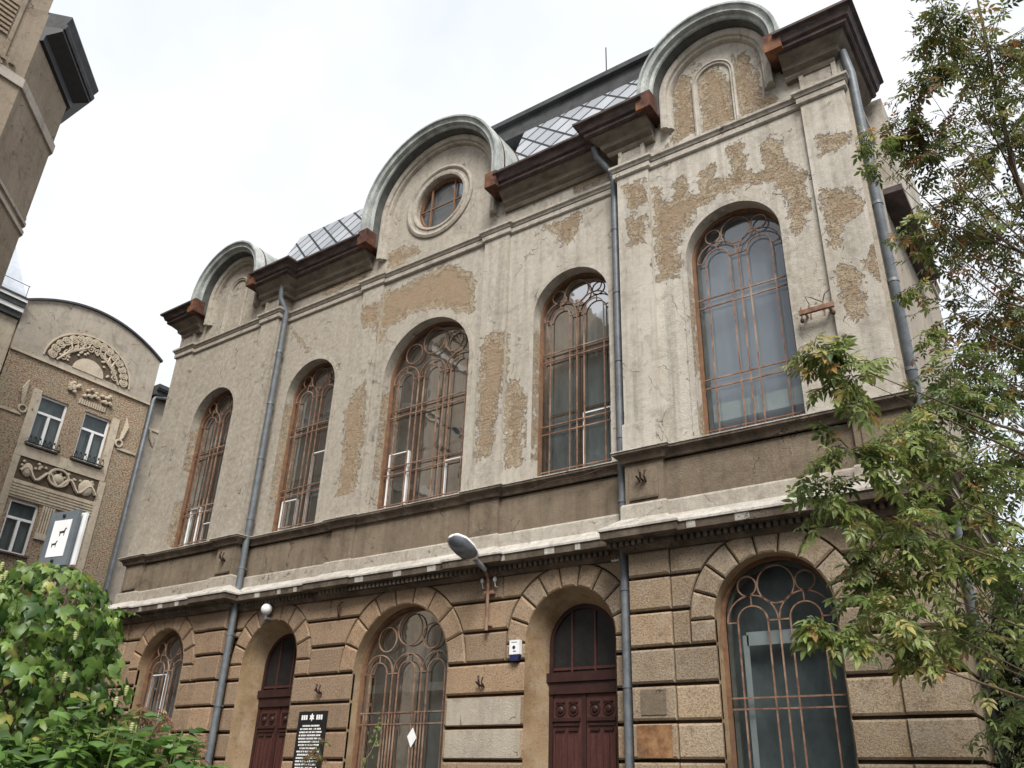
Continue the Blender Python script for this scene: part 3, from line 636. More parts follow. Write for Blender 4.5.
# voussoirs and springer blocks
for c,ri,ro,cz,y,k in AR:
    n=9
    for i in range(n):
        a0=pi*i/n; a1=pi*(i+1)/n; 
        def pol(r0,r1,g,gr):
            P=[]
            for r,s_ in ((r0+gr,1),(r1-gr,-1)):
                d=g/r; A=[a0+d+(a1-a0-2*d)*j/5 for j in range(6)][::s_]
                P+=[(c+r*cos(a),cz+r*sin(a)) for a in A]
            return P
        o=pol(ri,ro,GP*.5,0); q=pol(ri,ro,GP*.5+BV,BV); m=len(o)
        yb,yf=y+GD,y-.012
        btint(3*m); bl.add([(x,yb,z+Z0) for x,z in o]+[(x,yf+BV*.8,z+Z0) for x,z in o]+[(x,yf,z+Z0) for x,z in q],
            [(j,(j+1)%m,m+(j+1)%m,m+j) for j in range(m)]+[(m+j,m+(j+1)%m,2*m+(j+1)%m,2*m+j) for j in range(m)]+[tuple(range(2*m,3*m))])
    if cz>-3.6:
        for s_ in (-1,1):
            a,b=sorted((c+s_*ri,c+s_*ro)); slab(K(a),K(b),[-3.71+GP,cz-GP*.5],y+GD,y-.006)
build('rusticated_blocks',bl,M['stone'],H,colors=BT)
pt=MB(); pt.box(5.86,6.50,E_-.062,E_-.04,Z0-5.46,Z0-4.96); build('rusty_plate',pt,M['rustplate'],H)
pt=MB(); pt.box(5.95,6.42,E_-.056,E_-.042,Z0-4.80,Z0-4.40); build('bared_patch',pt,M['frieze'],H)
pt=MB(); pt.poly_prism([(1.45,Z0-4.88),(3.2,Z0-4.88),(3.2,Z0-4.34),(2.9,Z0-4.38),(2.5,Z0-4.33),(2.1,Z0-4.42),(1.45,Z0-4.36)],-.016,-.004)
for za,zb_ in ((-4.86,-4.37),(-5.45,-4.96)):
    pt=MB(); pt.box(1.43,3.23,-.014,.02,Z0+za,Z0+zb_); build('new_render_patch',pt,M['cement'],H)
rr=random.Random(9)
for xa,xb,yq in ((6.7,10.0,E_),(-10,-6.7,E_),(-5.2,-2.7,0),(-1.7,1.7,-.02),(2.7,5.2,0)):
    for k in range(3):
        x=xa+(xb-xa)*(k+rr.uniform(.1,.7))/3; pt=MB(); wq=rr.uniform(.10,.28); pt.add([(x+dx,yq-yy_,Z0+zz) for dx in (0,wq) for yy_,zz in ((.378,-1.668),(.364,-1.79),(.36,-1.79),(.37,-1.668))],[(0,4,5,1),(1,5,6,2),(2,6,7,3),(3,7,4,0),(0,1,2,3),(7,6,5,4)]); build('paint_remnant',pt,M['white'],H)
HBL=[-4.63,-4.86]
window(8.36,1.0,-3.30,-6.7,E_,2,[-4.55,-4.72,-6.5],glz='interior',sash='sash',bits=[(7.75,9.2,-3.72,-3.5,'fill'),(7.68,7.78,-6.6,-3.55,'fill')],mull=False,name='ground_floor_window')
window(0,1.36,-3.69,-6.7,0,3,[-4.55,-4.78,-6.5],low=True,glz='interior',sash='sash',name='ground_floor_window')
window(-8.32,1.0,-3.28,-6.7,E_,2,[-4.55,-4.75,-6.5],low=True,sash='sash',glz='curtainsky',bits=[(-9.1,-8.4,-6.6,-3.4,'w')],name='ground_floor_window')
# doors
def door(c,cz):
    y=.60; w=.76; zb=-7.75; zt=-4.02
    m=MB(); ring(m,arch(c,w+.02,zb,cz),arch(c,w-.07,zb,cz),y-.03,y+.05); m.box(c-.045,c+.045,y-.02,y+.04,Z0+zb,Z0+zt)
    D=build('double_door',m,M['doordark'],H)
    m=MB(); m.box(c-w-.04,c+w+.04,y-.10,y+.05,Z0+zt-.05,Z0+zt+.12); m.box(c-w,c+w,y-.06,y+.05,Z0+zt-.27,Z0+zt-.055); build('transom',m,M['doordark'],D)
    m=MB(); m.poly_prism([(x,z+Z0) for x,z in arch(c,w-.06,zt+.1,cz)],y+.01,y+.03)
    build('fanlight',m,M['black'],D)
    m=MB()
    for x in (-.26,.26): m.box(c+x-.02,c+x+.02,y-.02,y+.008,Z0+zt+.1,Z0+cz+(w**2-x*x)**.5-.06)
    m.box(c-w+.06,c+w-.06,y-.015,y+.008,Z0+zt+.17,Z0+zt+.22); build('fanlight_bar',m,M['door'],D)
    for s_ in (-1,1):
        m=MB(); a,b=sorted((c+s_*.05,c+s_*(w-.05))); m.box(a,b,y+.0,y+.04,Z0+zb,Z0+zt-.275)
        n=4
        for i in range(n+1):
            x=a+.06+(b-a-.12)*i/n; m.box(x-.016,x+.016,y-.02,y+.001,Z0+zb,Z0+zt-.98)
        L=build('door_leaf',m,M['door'],D)
        m=MB()
        for i in range(2):
            x=a+(b-a)*(.28+.44*i)
            m.ball((x,y-.01,Z0+zt-.55),.07,.035,.07,10,6); m.box(x-.1,x+.1,y-.03,y+.002,Z0+zt-.43,Z0+zt-.405); m.box(x-.1,x+.1,y-.035,y+.002,Z0+zt-.93,Z0+zt-.89)
            arcs=[(px,y-.015,pz+Z0) for px,pz in arc(x,zt-.55,.105,0,2*pi,14)[:-1]]; m.tube(arcs,.012,4,True)
        m.box(a+.03,b-.03,y-.045,y+.002,Z0+zt-.76,Z0+zt-.70); m.box(a+.05,b-.05,y-.03,y+.002,Z0+zt-.84,Z0+zt-.80); build('carved_rosette',m,M['doordark'],L,smooth=True)
    m=MB(); m.tube([(c+.1,y-.02,1.05),(c+.1,y-.09,1.05),(c+.22,y-.09,1.05)],.012,6); build('handle',m,M['darkiron'],D)
door(4.28,-3.38); door(-4.32,-3.33)
# drainpipes
def pipe(pts,brk):
    m=MB(); m.tube(pts,.085,12)
    P=build('downpipe',m,M['pipe'],H,smooth=True)
    for z in brk:
        x=np.interp(-z,[-q[2] for q in pts],[q[0] for q in pts]); y=np.interp(-z,[-q[2] for q in pts],[q[1] for q in pts])
        m=MB(); m.tube([(x,y,z-.03),(x,y,z+.03)],.097,12); m.box(x-.02,x+.02,y+.02,y+.16,z-.02,z+.02); build('pipe_collar',m,M['pipe'],P,smooth=True)
bz=[Z0-6,Z0-4.3,Z0-2.6,Z0-.9,Z0+.45,Z0+2.2,Z0+3.9,Z0+5.6]
pipe([(5.28,-.48,Z0+7.95),(5.3,-.40,Z0+7.7),(5.55,-.16,Z0+7.3),(5.6,-.13,Z0+7.1),(5.6,-.135,.1)],bz)
pipe([(-5.75,-.52,Z0+7.95),(-5.75,-.50,Z0+7.4),(-5.7,-.24,Z0+7.0),(-5.66,-.2,.1)],bz)
pipe([(11.02,-.36,Z0+7.75),(11.09,-.24,Z0+7.2),(11.09,-.24,Z0-.2),(11.13,.75,Z0-1.3),(11.13,.75,.1)],bz)

# ------------------------------------------------------------------ small things on the front
L=thing('wall_lamp','tilted street lamp on a rusty bracket pipe left of the right door','lamp',(2.42,-.06,Z0-3.1))
m=MB(); m.tube([(2.42,-.13,Z0-3.1),(2.42,-.13,Z0-2.1),(2.44,-.22,Z0-1.97),(2.46,-.36,Z0-1.88)],.035,8); m.box(2.3,2.54,-.12,.0,Z0-2.36,Z0-2.30); m.box(2.36,2.48,-.12,.0,Z0-3.0,Z0-2.95); build('bracket_pipe',m,M['iron'],L,smooth=True)
ax=Vector((-.15,-.90,.44)).normalized(); up=Vector((-.1,.44,.9)); up=(up-ax*up.dot(ax)).normalized(); sd=ax.cross(up)
c0=Vector((2.46,-.36,Z0-1.88))
m=MB(); m.tube([c0-ax*.06,c0+ax*.30],.055,10); build('lamp_neck',m,M['pole'],L,smooth=True)
def loft(mb,secs,n=14,half=None):
    o=len(mb.v)
    for (t,wd,hu,hd) in secs:
        for k in range(n):
            a=2*pi*k/n; h=hu if sin(a)>=0 else hd
            mb.v.append(tuple(c0+ax*t*1.08+sd*(wd*1.35*cos(a))+up*(h*1.5*sin(a))))
    for i in range(len(secs)-1):
        for k in range(n): mb.f.append((o+i*n+k,o+i*n+(k+1)%n,o+(i+1)*n+(k+1)%n,o+(i+1)*n+k))
    mb.f.append(tuple(o+k for k in range(n))[::-1]); mb.f.append(tuple(o+(len(secs)-1)*n+k for k in range(n)))
m=MB(); loft(m,[(.26,.06,.06,.02),(.34,.13,.09,.02),(.55,.19,.11,.02),(.78,.19,.10,.02),(.92,.13,.07,.02),(.97,.06,.03,.015)]); build('lamp_housing',m,M['lampwhite'],L,smooth=True)
m=MB(); loft(m,[(.34,.10,.0,.03),(.42,.16,-.0,.075),(.6,.175,-.0,.10),(.78,.172,-.0,.09),(.9,.12,-.0,.055),(.94,.06,0,.03)]); build('lamp_cover',m,M['lampglass'],L,smooth=True)
for dx in (-.16,.16):
    m=MB(); m.tube([(2.42+dx,-.02,Z0-2.22),(2.42+dx,-.1,Z0-2.22),(2.42+dx,-.12,Z0-2.12)],.012,5); m.ball((2.42+dx,-.12,Z0-2.08),.045,None,.06); build('insulator',m,M['porcelain'],L,smooth=True)
gl=thing('globe_lamp','small white glass globe lamp above the left door arch','lamp',(-4.42,-.02,Z0-2.2))
m=MB(); m.ball((-4.42,-.2,Z0-2.08),.14,None,None,16,10); build('globe',m,M['lampwhite'],gl,smooth='all')
m=MB(); m.tube([(-4.42,.0,Z0-2.3),(-4.42,-.2,Z0-2.3),(-4.42,-.2,Z0-2.2)],.05,8); build('socket',m,M['pole'],gl,smooth=True)
al=thing('alarm_box','white alarm box with a dark blue base left of the right door','alarm box',(3.11,0,Z0-3.7))
m=MB(); m.poly_prism([(2.99,Z0-3.60),(3.23,Z0-3.60),(3.23,Z0-3.33),(2.99,Z0-3.33)],-.10,-.014); build('housing',m,M['lampwhite'],al)
m=MB(); m.poly_prism([(2.99,Z0-3.605),(3.03,Z0-3.72),(3.19,Z0-3.72),(3.23,Z0-3.605)],-.10,-.014); build('beacon',m,M['navy'],al)
m=MB(); m.poly_prism(arc(3.10,Z0-3.47,.035,0,2*pi,10)[:-1],-.105,-.099); m.box(3.04,3.17,-.104,-.099,Z0-3.375,Z0-3.365); m.box(3.08,3.15,-.104,-.099,Z0-3.55,Z0-3.535); build('printed_mark',m,M['navy'],al)
m=MB(); m.box(5.28,5.44,-.06,-.01,Z0-2.02,Z0-1.9); ns=build('number_plate',m,M['lampwhite'],None,loc=(5.36,0,Z0-2.02)); tag(ns,'tiny white number plate under the cornice beside the middle drainpipe','sign')
m=MB()
m.box(5.31,5.34,-.064,-.06,Z0-2.0,Z0-1.93); m.box(5.37,5.40,-.064,-.06,Z0-2.0,Z0-1.93); m.box(5.335,5.37,-.064,-.06,Z0-1.975,Z0-1.96); build('printed_mark',m,M['navy'],ns)
# memorial plaque with white lettering rows
pq=thing('memorial_plaque','black memorial plaque with white rows of lettering and a star, right of the left door','plaque',(-2.42,-.02,Z0-6.3))
m=MB(); m.box(-2.86,-1.98,-.06,-.005,Z0-6.35,Z0-4.5); build('slab',m,M['black'],pq)
m=MB(); cx=-2.42
def tri(c,z,r,a): return [(c+r*cos(a+2*pi*k/3),z+r*sin(a+2*pi*k/3)) for k in range(3)]
for a in (pi/2,-pi/2): m.poly_prism(tri(cx,Z0-4.63,.085,a)[::-1],-.066-(.001 if a>0 else 0),-.0605)
rr=random.Random(4)
for s_ in (-1,1):
    for k in range(3):
        x=cx+s_*(.17+.07*k); m.box(x-.025,x+.025,-.066,-.0605,Z0-4.68,Z0-4.58)
for i in range(22):
    z=Z0-4.79-.066*i; half=.36 if i%7 else .28; x=cx-half+rr.uniform(0,.04)
    while x<cx+half-.03:
        w=rr.uniform(.018,.05); m.box(x,x+w,-.064,-.0602,z-.034,z); x+=w+rr.choice((.012,.012,.03))
build('lettering',m,M['paper'],pq)
def hook(x,y,z,s,label):
    o=thing('iron_hook',label,'hook',(x,y,z),'iron hooks left in the wall')
    m=MB(); m.tube([(x,y,z),(x,y-.1*s,z+.02),(x+.02,y-.16*s,z+.1*s),(x-.03,y-.1*s,z+.18*s)],.022*s,5); m.tube([(x+.05*s,y,z-.02),(x+.07*s,y-.12*s,z+.05*s),(x+.09*s,y-.1*s,z+.16*s)],.018*s,5); m.tube([(x-.06*s,y,z),(x-.09*s,y-.1*s,z+.08*s)],.018*s,5)
    build('hook',m,M['darkiron'],o)
hook(2.30,-.02,Z0-4.15,1,'rusty iron hook below the bracket lamp'); hook(-2.30,-.02,Z0-4.12,1,'rusty iron hook above the black plaque')
hook(6.2,E_-.13,Z0-.68,1.1,'rusty iron hook on the right square panel under the tall grilled window'); hook(-6.2,E_-.13,Z0-.68,1.1,'rusty iron hook on the left square panel beside the left drainpipe')
m=MB(); m.tube([(-1.95,-.02,Z0-2.1),(-1.9,-.12,Z0-2.15),(-1.9,-.12,Z0-2.4),(-1.98,-.04,Z0-2.45)],.018,5); m.tube([(-2.02,-.02,Z0-2.12),(-2.0,-.1,Z0-2.25),(-2.02,-.02,Z0-2.42)],.014,5); o=build('iron_clamp',m,M['darkiron'],None,loc=(-1.95,0,Z0-2.2)); tag(o,'bent iron clamp under the cornice left of the middle grilled window','clamp')
ib=thing('insulator_bracket','rusty iron insulator bracket with loose wires right of the tall right window','bracket',(9.78,E_,Z0+1.9))
m=MB(); m.box(9.48,10.1,E_-.22,E_-.16,Z0+1.88,Z0+1.97); m.box(9.56,9.60,E_-.18,E_,Z0+1.9,Z0+1.95); m.box(9.98,10.02,E_-.18,E_,Z0+1.9,Z0+1.95)
for x in (9.52,9.68,9.92,10.07): m.tube([(x,E_-.19,Z0+1.74),(x,E_-.19,Z0+2.04)],.016,5)
build('bar',m,M['iron'],ib)
for x in (9.52,10.07):
    m=MB(); m.ball((x,E_-.19,Z0+1.76),.04,None,.05); build('insulator',m,M['darkiron'],ib)
m=MB(); m.tube([(9.68,E_-.19,Z0+2.04),(9.64,E_-.25,Z0+2.2),(9.74,E_-.22,Z0+2.16),(9.92,E_-.19,Z0+2.02)],.009,4); m.tube([(9.92,E_-.19,Z0+2.04),(9.98,E_-.25,Z0+2.15),(10.06,E_-.22,Z0+2.22)],.009,4); build('wire',m,M['darkiron'],ib)
m=MB(); m.add([(.20,.24,Z0-5.03),(.34,.24,Z0-4.86),(.46,.24,Z0-5.06),(.32,.24,Z0-5.25)],[(0,1,2,3)]); m.add([(.20,.245,Z0-5.03),(.34,.245,Z0-4.86),(.46,.245,Z0-5.06),(.32,.245,Z0-5.25)],[(3,2,1,0)]); o=build('paper_note',m,M['paper'],None,loc=(.33,.24,Z0-5.25)); tag(o,'white paper note stuck on the middle ground floor grille','note')
m=MB(); m.tube([(5.2,-.2,Z0-.16),(4.7,-.22,Z0-.25),(4.1,-.22,Z0-.22),(3.6,-.215,Z0-.30)],.012,4); o=build('loose_cable',m,M['darkiron'],None,loc=(4.4,-.2,Z0-.2)); tag(o,'thin loose cable under the sill of the right wing window','cable')

# ------------------------------------------------------------------ neighbouring houses on the left
class FX(MB):                                 # helper for a front facing +x : (d forward, y, z above sill)
    def b(s,d0,d1,y0,y1,z0,z1): s.box(XW+d0,XW+d1,y0,y1,Z0+z0,Z0+z1)
    def t(s,pts,r,n=5,closed=False): s.tube([(XW+d,y,Z0+z) for d,y,z in pts],r,n,closed)
    def prism(s,pts,d0,d1):
        n=len(pts); s.add([(XW+d0,y,Z0+z) for y,z in pts]+[(XW+d1,y,Z0+z) for y,z in pts],[tuple(range(n))[::-1],tuple(range(n,2*n))]+[(i,(i+1)%n,n+(i+1)%n,n+i) for i in range(n)])
XW=-22.
A=thing('tenement_house','narrow bare brick house with a curved cement gable and rose tree relief','building',(XW,1.9,0))
def top(y): return 12.25+.98*(1-((y-1.9)/3.27)**2)
def wallpts(z0,z1,wins,y0,y1):
    m=FX(); ys=sorted({y0,y1}|{w[0] for w in wins}|{w[1] for w in wins}); zs=sorted({z0,z1}|{w[2] for w in wins}|{w[3] for w in wins})
    for a,b in zip(ys,ys[1:]):
        for c,d in zip(zs,zs[1:]):
            if any(w[0]<=a<w[1] and w[2]<=c<w[3] for w in wins): continue
            m.add([(XW,a,Z0+c),(XW,b,Z0+c),(XW,b,Z0+d),(XW,a,Z0+d)],[(0,1,2,3)])
    for w in wins:
        P=[(w[0],w[2]),(w[1],w[2]),(w[1],w[3]),(w[0],w[3])]
        for i in range(4):
            (a,c),(b,d)=P[i],P[(i+1)%4]; m.add([(XW,a,Z0+c),(XW,b,Z0+d),(XW-.3,b,Z0+d),(XW-.3,a,Z0+c)],[(0,1,2,3)])
    return m
AW=[(.39,1.6,6.32,8.55),(2.36,3.58,6.32,8.55),(.48,1.64,1.9,4.0),(2.4,3.56,1.9,4.0),(.48,1.64,-3.2,-.9),(2.4,3.56,-3.2,-.9)]
m=wallpts(-7.8,9.98,AW,-1.36,5.13); build('brick_wall',m,M['brick'],A)
m=FX(); P=[(-1.36,9.96)]+[(5.13,9.96)]+[(y,top(y)) for y in np.linspace(5.13,-1.36,26)]; m.prism(P,-.35,.05); build('gable_wall',m,M['cement'],A)
m=FX(); 
for a,b in zip(np.linspace(-1.4,5.2,26),np.linspace(-1.4,5.2,26)[1:]): m.add([(XW+dd,y,Z0+top(y)+zz) for dd,zz in ((-.4,0),(.16,0),(.16,.09),(-.4,.09)) for y in (a,b)],[(0,1,3,2),(2,3,5,4),(4,5,7,6),(6,7,1,0)])
build('gable_coping',m,M['slate'],A)
m=FX(); m.b(-9,-.3,-1.36,5.13,-7.8,11.8); build('rear_wall',m,M['cement'],A)
m=FX(); P=[(1.95+2.0*cos(a),10.25+1.72*sin(a)) for a in np.linspace(0,pi,30)]; m.prism(P,.05,.055); build('relief_ground',m,M['ornamentback'],A)
m=FX()
m.t([(.06,1.95+2.0*cos(a),10.25+1.72*sin(a)) for a in np.linspace(0,pi,30)],.045)
P=[(1.95+.72*cos(a),10.22+.66*sin(a)) for a in np.linspace(0,pi,20)]; m.prism(P,.05,.075)
r2=random.Random(2)
for i in range(15):
    a=pi*(.03+.94*i/14); y=1.95+1.68*cos(a); z=10.3+1.42*sin(a); R=.17
    for q in (1,.55): m.t([(.09+.03*(1-q),y+R*q*cos(b),z+R*q*sin(b)) for b in np.linspace(0,2*pi,11)[:-1]],.042,5,True)
    m.ball((XW+.12,y,Z0+z),.05,.05,.05,6,4)
for i in range(12):
    a=pi*(.06+.88*i/11); y=1.95+1.22*cos(a); z=10.3+1.05*sin(a)
    m.t([(.085,y+.12*cos(b),z+.12*sin(b)) for b in np.linspace(0,2*pi,10)[:-1]],.03,5,True); m.ball((XW+.1,y,Z0+z),.04,.045,.045,6,4)
for i in range(46):
    a=pi*r2.uniform(.03,.97); q=r2.uniform(.45,.97); y=1.95+1.9*q*cos(a); z=10.25+1.65*q*sin(a); m.ball((XW+.08,y,Z0+z),.05,.07,.06,6,4)
for s_ in (-1,1):
    for k in range(4): m.t([(.09,1.95+s_*1.45,10.25),(.10,1.95+s_*(1.2-.05*k),10.6+.05*k),(.10,1.95+s_*(.95-.22*k),11.0+.12*k),(.09,1.95+s_*(1.1-.3*k),11.4+.1*k)],.05-.005*k)
build('rose_tree_relief',m,M['ornament'],A,smooth=True)
m=FX(); m.b(.0,.09,-1.36,5.13,9.93,10.03)
for i in range(34):
    y=1.35+2.0*r2.random(); m.ball((XW+.06,y,Z0+9.35+r2.uniform(-.2,.22)),.09,.10,.09,7,5)
for i in range(12): y=1.95+.105*i; m.b(0,.05,y,y+.06,8.78,9.02)
for yc,s_ in ((-.2,1),(4.15,-1)):
    for k in range(5): m.t([(.03,yc,7.75+.1*k),(.08,yc-s_*(.12+.03*k),8.0+.12*k),(.06,yc-s_*.05,8.35+.14*k)],.05)
    m.t([(.06,yc+.16*cos(b),7.65+.16*sin(b)) for b in np.linspace(0,2*pi,11)[:-1]],.05,5,True)
    m.b(0,.06,yc-.02 if s_<0 else yc-.9,yc+.9 if s_<0 else yc+.02,7.36,7.48)
build('stucco_flowers',m,M['ornament'],A,smooth=True)
m=FX(); m.b(0,.06,.02,.37,6.0,8.7); m.b(0,.06,3.62,3.95,6.0,8.7); m.b(0,.07,.02,3.95,5.75,6.2); m.b(0,.06,.02,.30,1.2,5.75); m.b(0,.06,3.75,4.05,1.2,5.75); m.b(0,.05,.3,3.75,4.05,4.78)
for i in range(5): m.b(.05,.085,.3,3.75,4.14+.12*i,4.20+.12*i)
for i in range(5): y=1.76+.105*i; m.b(0,.07,y,y+.06,2.9,4.02)
m.b(0,.1,1.72,2.3,2.65,2.9); build('window_surround',m,M['ornament'],A)
m=FX(); m.b(0,.03,.3,3.75,4.78,5.75); build('frieze_ground',m,M['ornamentback'],A)
m=FX()
m.t([(.08,.45+.13*i,5.15+.22*sin(i*.9)) for i in range(26)],.07); m.t([(.09,2.0+.42*cos(b),5.3+.36*sin(b)) for b in np.linspace(0,2*pi,19)[:-1]],.06,5,True); m.ball((XW+.06,2.0,Z0+5.25),.1,.26,.22); m.ball((XW+.05,3.25,Z0+5.25),.08,.34,.36); m.ball((XW+.05,.72,Z0+5.25),.08,.22,.3)
for i in range(24): m.ball((XW+.05,.45+3.1*r2.random(),Z0+5.5+r2.uniform(-.12,.15)),.05,.07,.06,6,4)
build('frieze_relief',m,M['ornament'],A,smooth=True)
def small_window(par,w,d=-.18,mat='whitesash',tr=.66):
    y0,y1,z0,z1=w; m=FX(); t=.085
    m.b(d,d+.09,y0,y0+t,z0,z1); m.b(d,d+.09,y1-t,y1,z0,z1); m.b(d,d+.09,y0+t,y1-t,z1-t,z1); m.b(d,d+.09,y0+t,y1-t,z0,z0+t)
    zt=z0+(z1-z0)*tr; m.b(d-.005,d+.1,y0+t,y1-t,zt-.05,zt+.05); ym=(y0+y1)/2; m.b(d-.003,d+.095,ym-.055,ym+.055,z0+t,zt-.05)
    W=build('window',m,M[mat],par)
    m=FX(); m.b(d+.02,d+.03,y0+t,y1-t,z0+t,z1-t); build('pane',m,M['glass'],W)
    m=FX(); m.b(d-.11,d-.1,y0,y1,z0,z1); build('dim_room',m,M['interior'],W)
    m=FX(); m.b(d-.06,d-.055,y0+.1,y0+.42,z0+.1,zt); m.b(d-.06,d-.055,y1-.42,y1-.12,z0+.1,zt); build('drape',m,M['curtain'],W)
    m=FX(); m.b(-.05,.14,y0-.08,y1+.08,z0-.08,z0-.005); build('sill',m,M['cornice'],W)
    return W
for i,w in enumerate(AW):
    W=small_window(A,w)
    if i<2:
        m=FX(); y0,y1,z0=w[0]-.1,w[1]+.1,w[2]
        m.t([(.22,y0,z0+.02),(.22,y1,z0+.02)],.03); m.t([(.0,y0,z0+.02),(.22,y0,z0+.02)],.025); m.t([(.0,y1,z0+.02),(.22,y1,z0+.02)],.025)
        for k in range(7):
            y=y0+(y1-y0)*(k+.5)/7; m.t([(.22,y+.07*cos(b),z0+.14+.1*sin(b)) for b in np.linspace(0,2*pi,9)[:-1]],.013,4,True); m.ball((XW+.22,y,Z0+z0+.28),.035,.045,.05,6,4)
        build('flower_rail',m,M['black'],W)
m=FX(); m.t([(.25,6.3,10.65),(.2,5.75,10.5),(.12,5.3,10.42),(.1,5.24,10.25),(.1,5.24,-7.7)],.085,10); build('downpipe',m,M['pipe'],A,smooth=True)
# set-back house with dark eave
B=thing('tenement_house','beige house strip with a dark overhanging eave between brick gable and grey hall','building',(XW-.3,8,0))
XW=-22.25
m=FX(); m.b(-9,0,5.15,16,-7.8,10.7); build('wall',m,M['cement'],B)
m=FX(); m.b(-.3,.62,5.17,16,10.72,10.80); m.b(-.2,.5,5.17,16,10.5,10.718); m.b(-9,.68,5.17,16,10.802,11.0); build('eave',m,M['slate'],B)
m=FX(); m.b(0,.05,5.3,16,8.9,9.02)
for k in range(5): m.t([(.03,5.9,8.2+.1*k),(.07,5.75-.04*k,8.4+.1*k),(.05,5.65,8.6+.08*k)],.05)
build('stucco_flowers',m,M['ornament'],B,smooth=True)
# left neighbour with metal roof
XW=-22.05
Cn=thing('tenement_house','ochre house end with a white cornice and pale metal roof at the left edge','building',(XW,-4,0))
m=FX(); m.b(-9,0,-5.5,-1.4,-7.8,11.9); build('wall',m,M['ornament'],Cn)
m=FX(); m.b(-.2,.30,-5.5,-1.42,11.55,11.75); m.b(-.2,.42,-5.5,-1.42,11.98,12.12); build('cornice',m,M['whitesash'],Cn)
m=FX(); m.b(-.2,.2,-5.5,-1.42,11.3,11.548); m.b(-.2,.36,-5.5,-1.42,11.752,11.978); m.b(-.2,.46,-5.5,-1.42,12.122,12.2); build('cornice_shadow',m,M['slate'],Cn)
m=FX(); y0,y1=-5.5,-1.45
m.add([(XW+.3,y0,Z0+12.2),(XW+.3,y1,Z0+12.2),(XW-1.0,y1-.75,Z0+15.2),(XW-1.0,y0,Z0+15.2),(XW-6,y1,Z0+12.2),(XW-5,y1-.75,Z0+15.2)],[(0,1,2,3),(1,4,5,2)]); build('metal_roof',m,M['roofsheet'],Cn)
m=FX(); m.t([(.4,-5.5,12.75),(.4,-1.5,12.75)],.015); 
for y in (-5,-3.9,-2.7,-1.55): m.t([(.4,y,12.2),(.4,y,12.78)],.015)
build('snow_rail',m,M['darkiron'],Cn)
m=FX(); m.b(-1.6,-.7,-2.75,-2.3,14.6,16.2); m.b(-1.7,-.6,-2.85,-2.2,16.2,16.35); build('chimney',m,M['brick'],Cn)
# tall corner house close on the left
T=thing('corner_tenement','tall brown corner house with a cut corner and dark overhanging cornice, upper left','building',(-12,-12,0))
c1=(-8.05,-8.29); c2=(-9.86,-6.47)
m=MB(); fp=[(-8.05,-30),c1,c2,(-24,-6.47),(-24,-30)]
n=len(fp); m.add([(x,y,0) for x,y in fp]+[(x,y,21.3) for x,y in fp],[(i,(i+1)%n,n+(i+1)%n,n+i) for i in range(n)]+[tuple(range(n,2*n))])
m.box(-20,-8.05,-30,-8.33,21.3,27.5); build('wall',m,M['tallwall'],T)
tp=[(-8.05,-30),c1,c2,(-20,-6.47)]
m=MB()
for z,h,o in ((18.45,.30,.07),(15.45,.12,.06),(15.75,.10,.05),(12.2,.3,.07),(8.5,.3,.07)): sweep(m,[(-.05,z-7.8),(o,z-7.8),(o,z-7.8+h),(-.05,z-7.8+h)],tp)
build('string_band',m,M['paleband'],T)
m=MB(); sweep(m,[(-.1,12.45),(.1,12.5),(.12,12.7),(.50,12.95),(.50,13.05),(-.1,13.05)],[c1,c2,(-20,-6.47)]); build('cornice',m,M['black'],T)
m=MB(); sweep(m,[(-.1,13.052),(.54,13.052),(.58,13.16),(.58,13.22),(.52,13.24),(.62,13.5),(.62,13.55),(-.1,13.6)],[c1,c2,(-20,-6.47)]); build('cornice_gutter',m,M['slate'],T)
m=MB()
for k in range(8): m.box(-8.06,-7.99,-10.6,-9.05,19.75+.16*k,19.83+.16*k)
m.box(-8.06,-8.0,-9.0,-8.9,18.8,22); m.box(-8.06,-7.97,-10.6,-8.9,21.3,21.5); m.box(-8.06,-7.99,-10.4,-9.2,14.5,18.3)
for k in range(7): m.box(-8.06,-7.96,-10.2+.24*k,-10.06+.24*k,18.95,19.05)
build('ribbed_panel',m,M['tallwall'],T)
m=MB(); m.box(-8.055,-8.02,-11.6,-10.75,12.6,14.9); w_=build('window',m,M['black'],T)

OP=thing('added_reflection_house','long plain grey apartment house added out of view to give the ground floor panes dark reflections','building',(5,-36,0))  # unseen house added to darken pane reflections and block low skylight
m=MB(); m.box(-30,45,-46,-36,0,14.5); build('wall',m,M['frieze'],OP)
m=MB(); m.box(-30.4,45.4,-46.4,-35.5,14.5,14.9); build('roof',m,M['slate'],OP)
for k in range(4):
    for i in range(16):
        x=-27+4.6*i; z=1.3+3.3*k; m=MB(); m.box(x,x+1.3,-36.0,-35.96,z,z+1.7); build('window',m,M['sash'],OP)

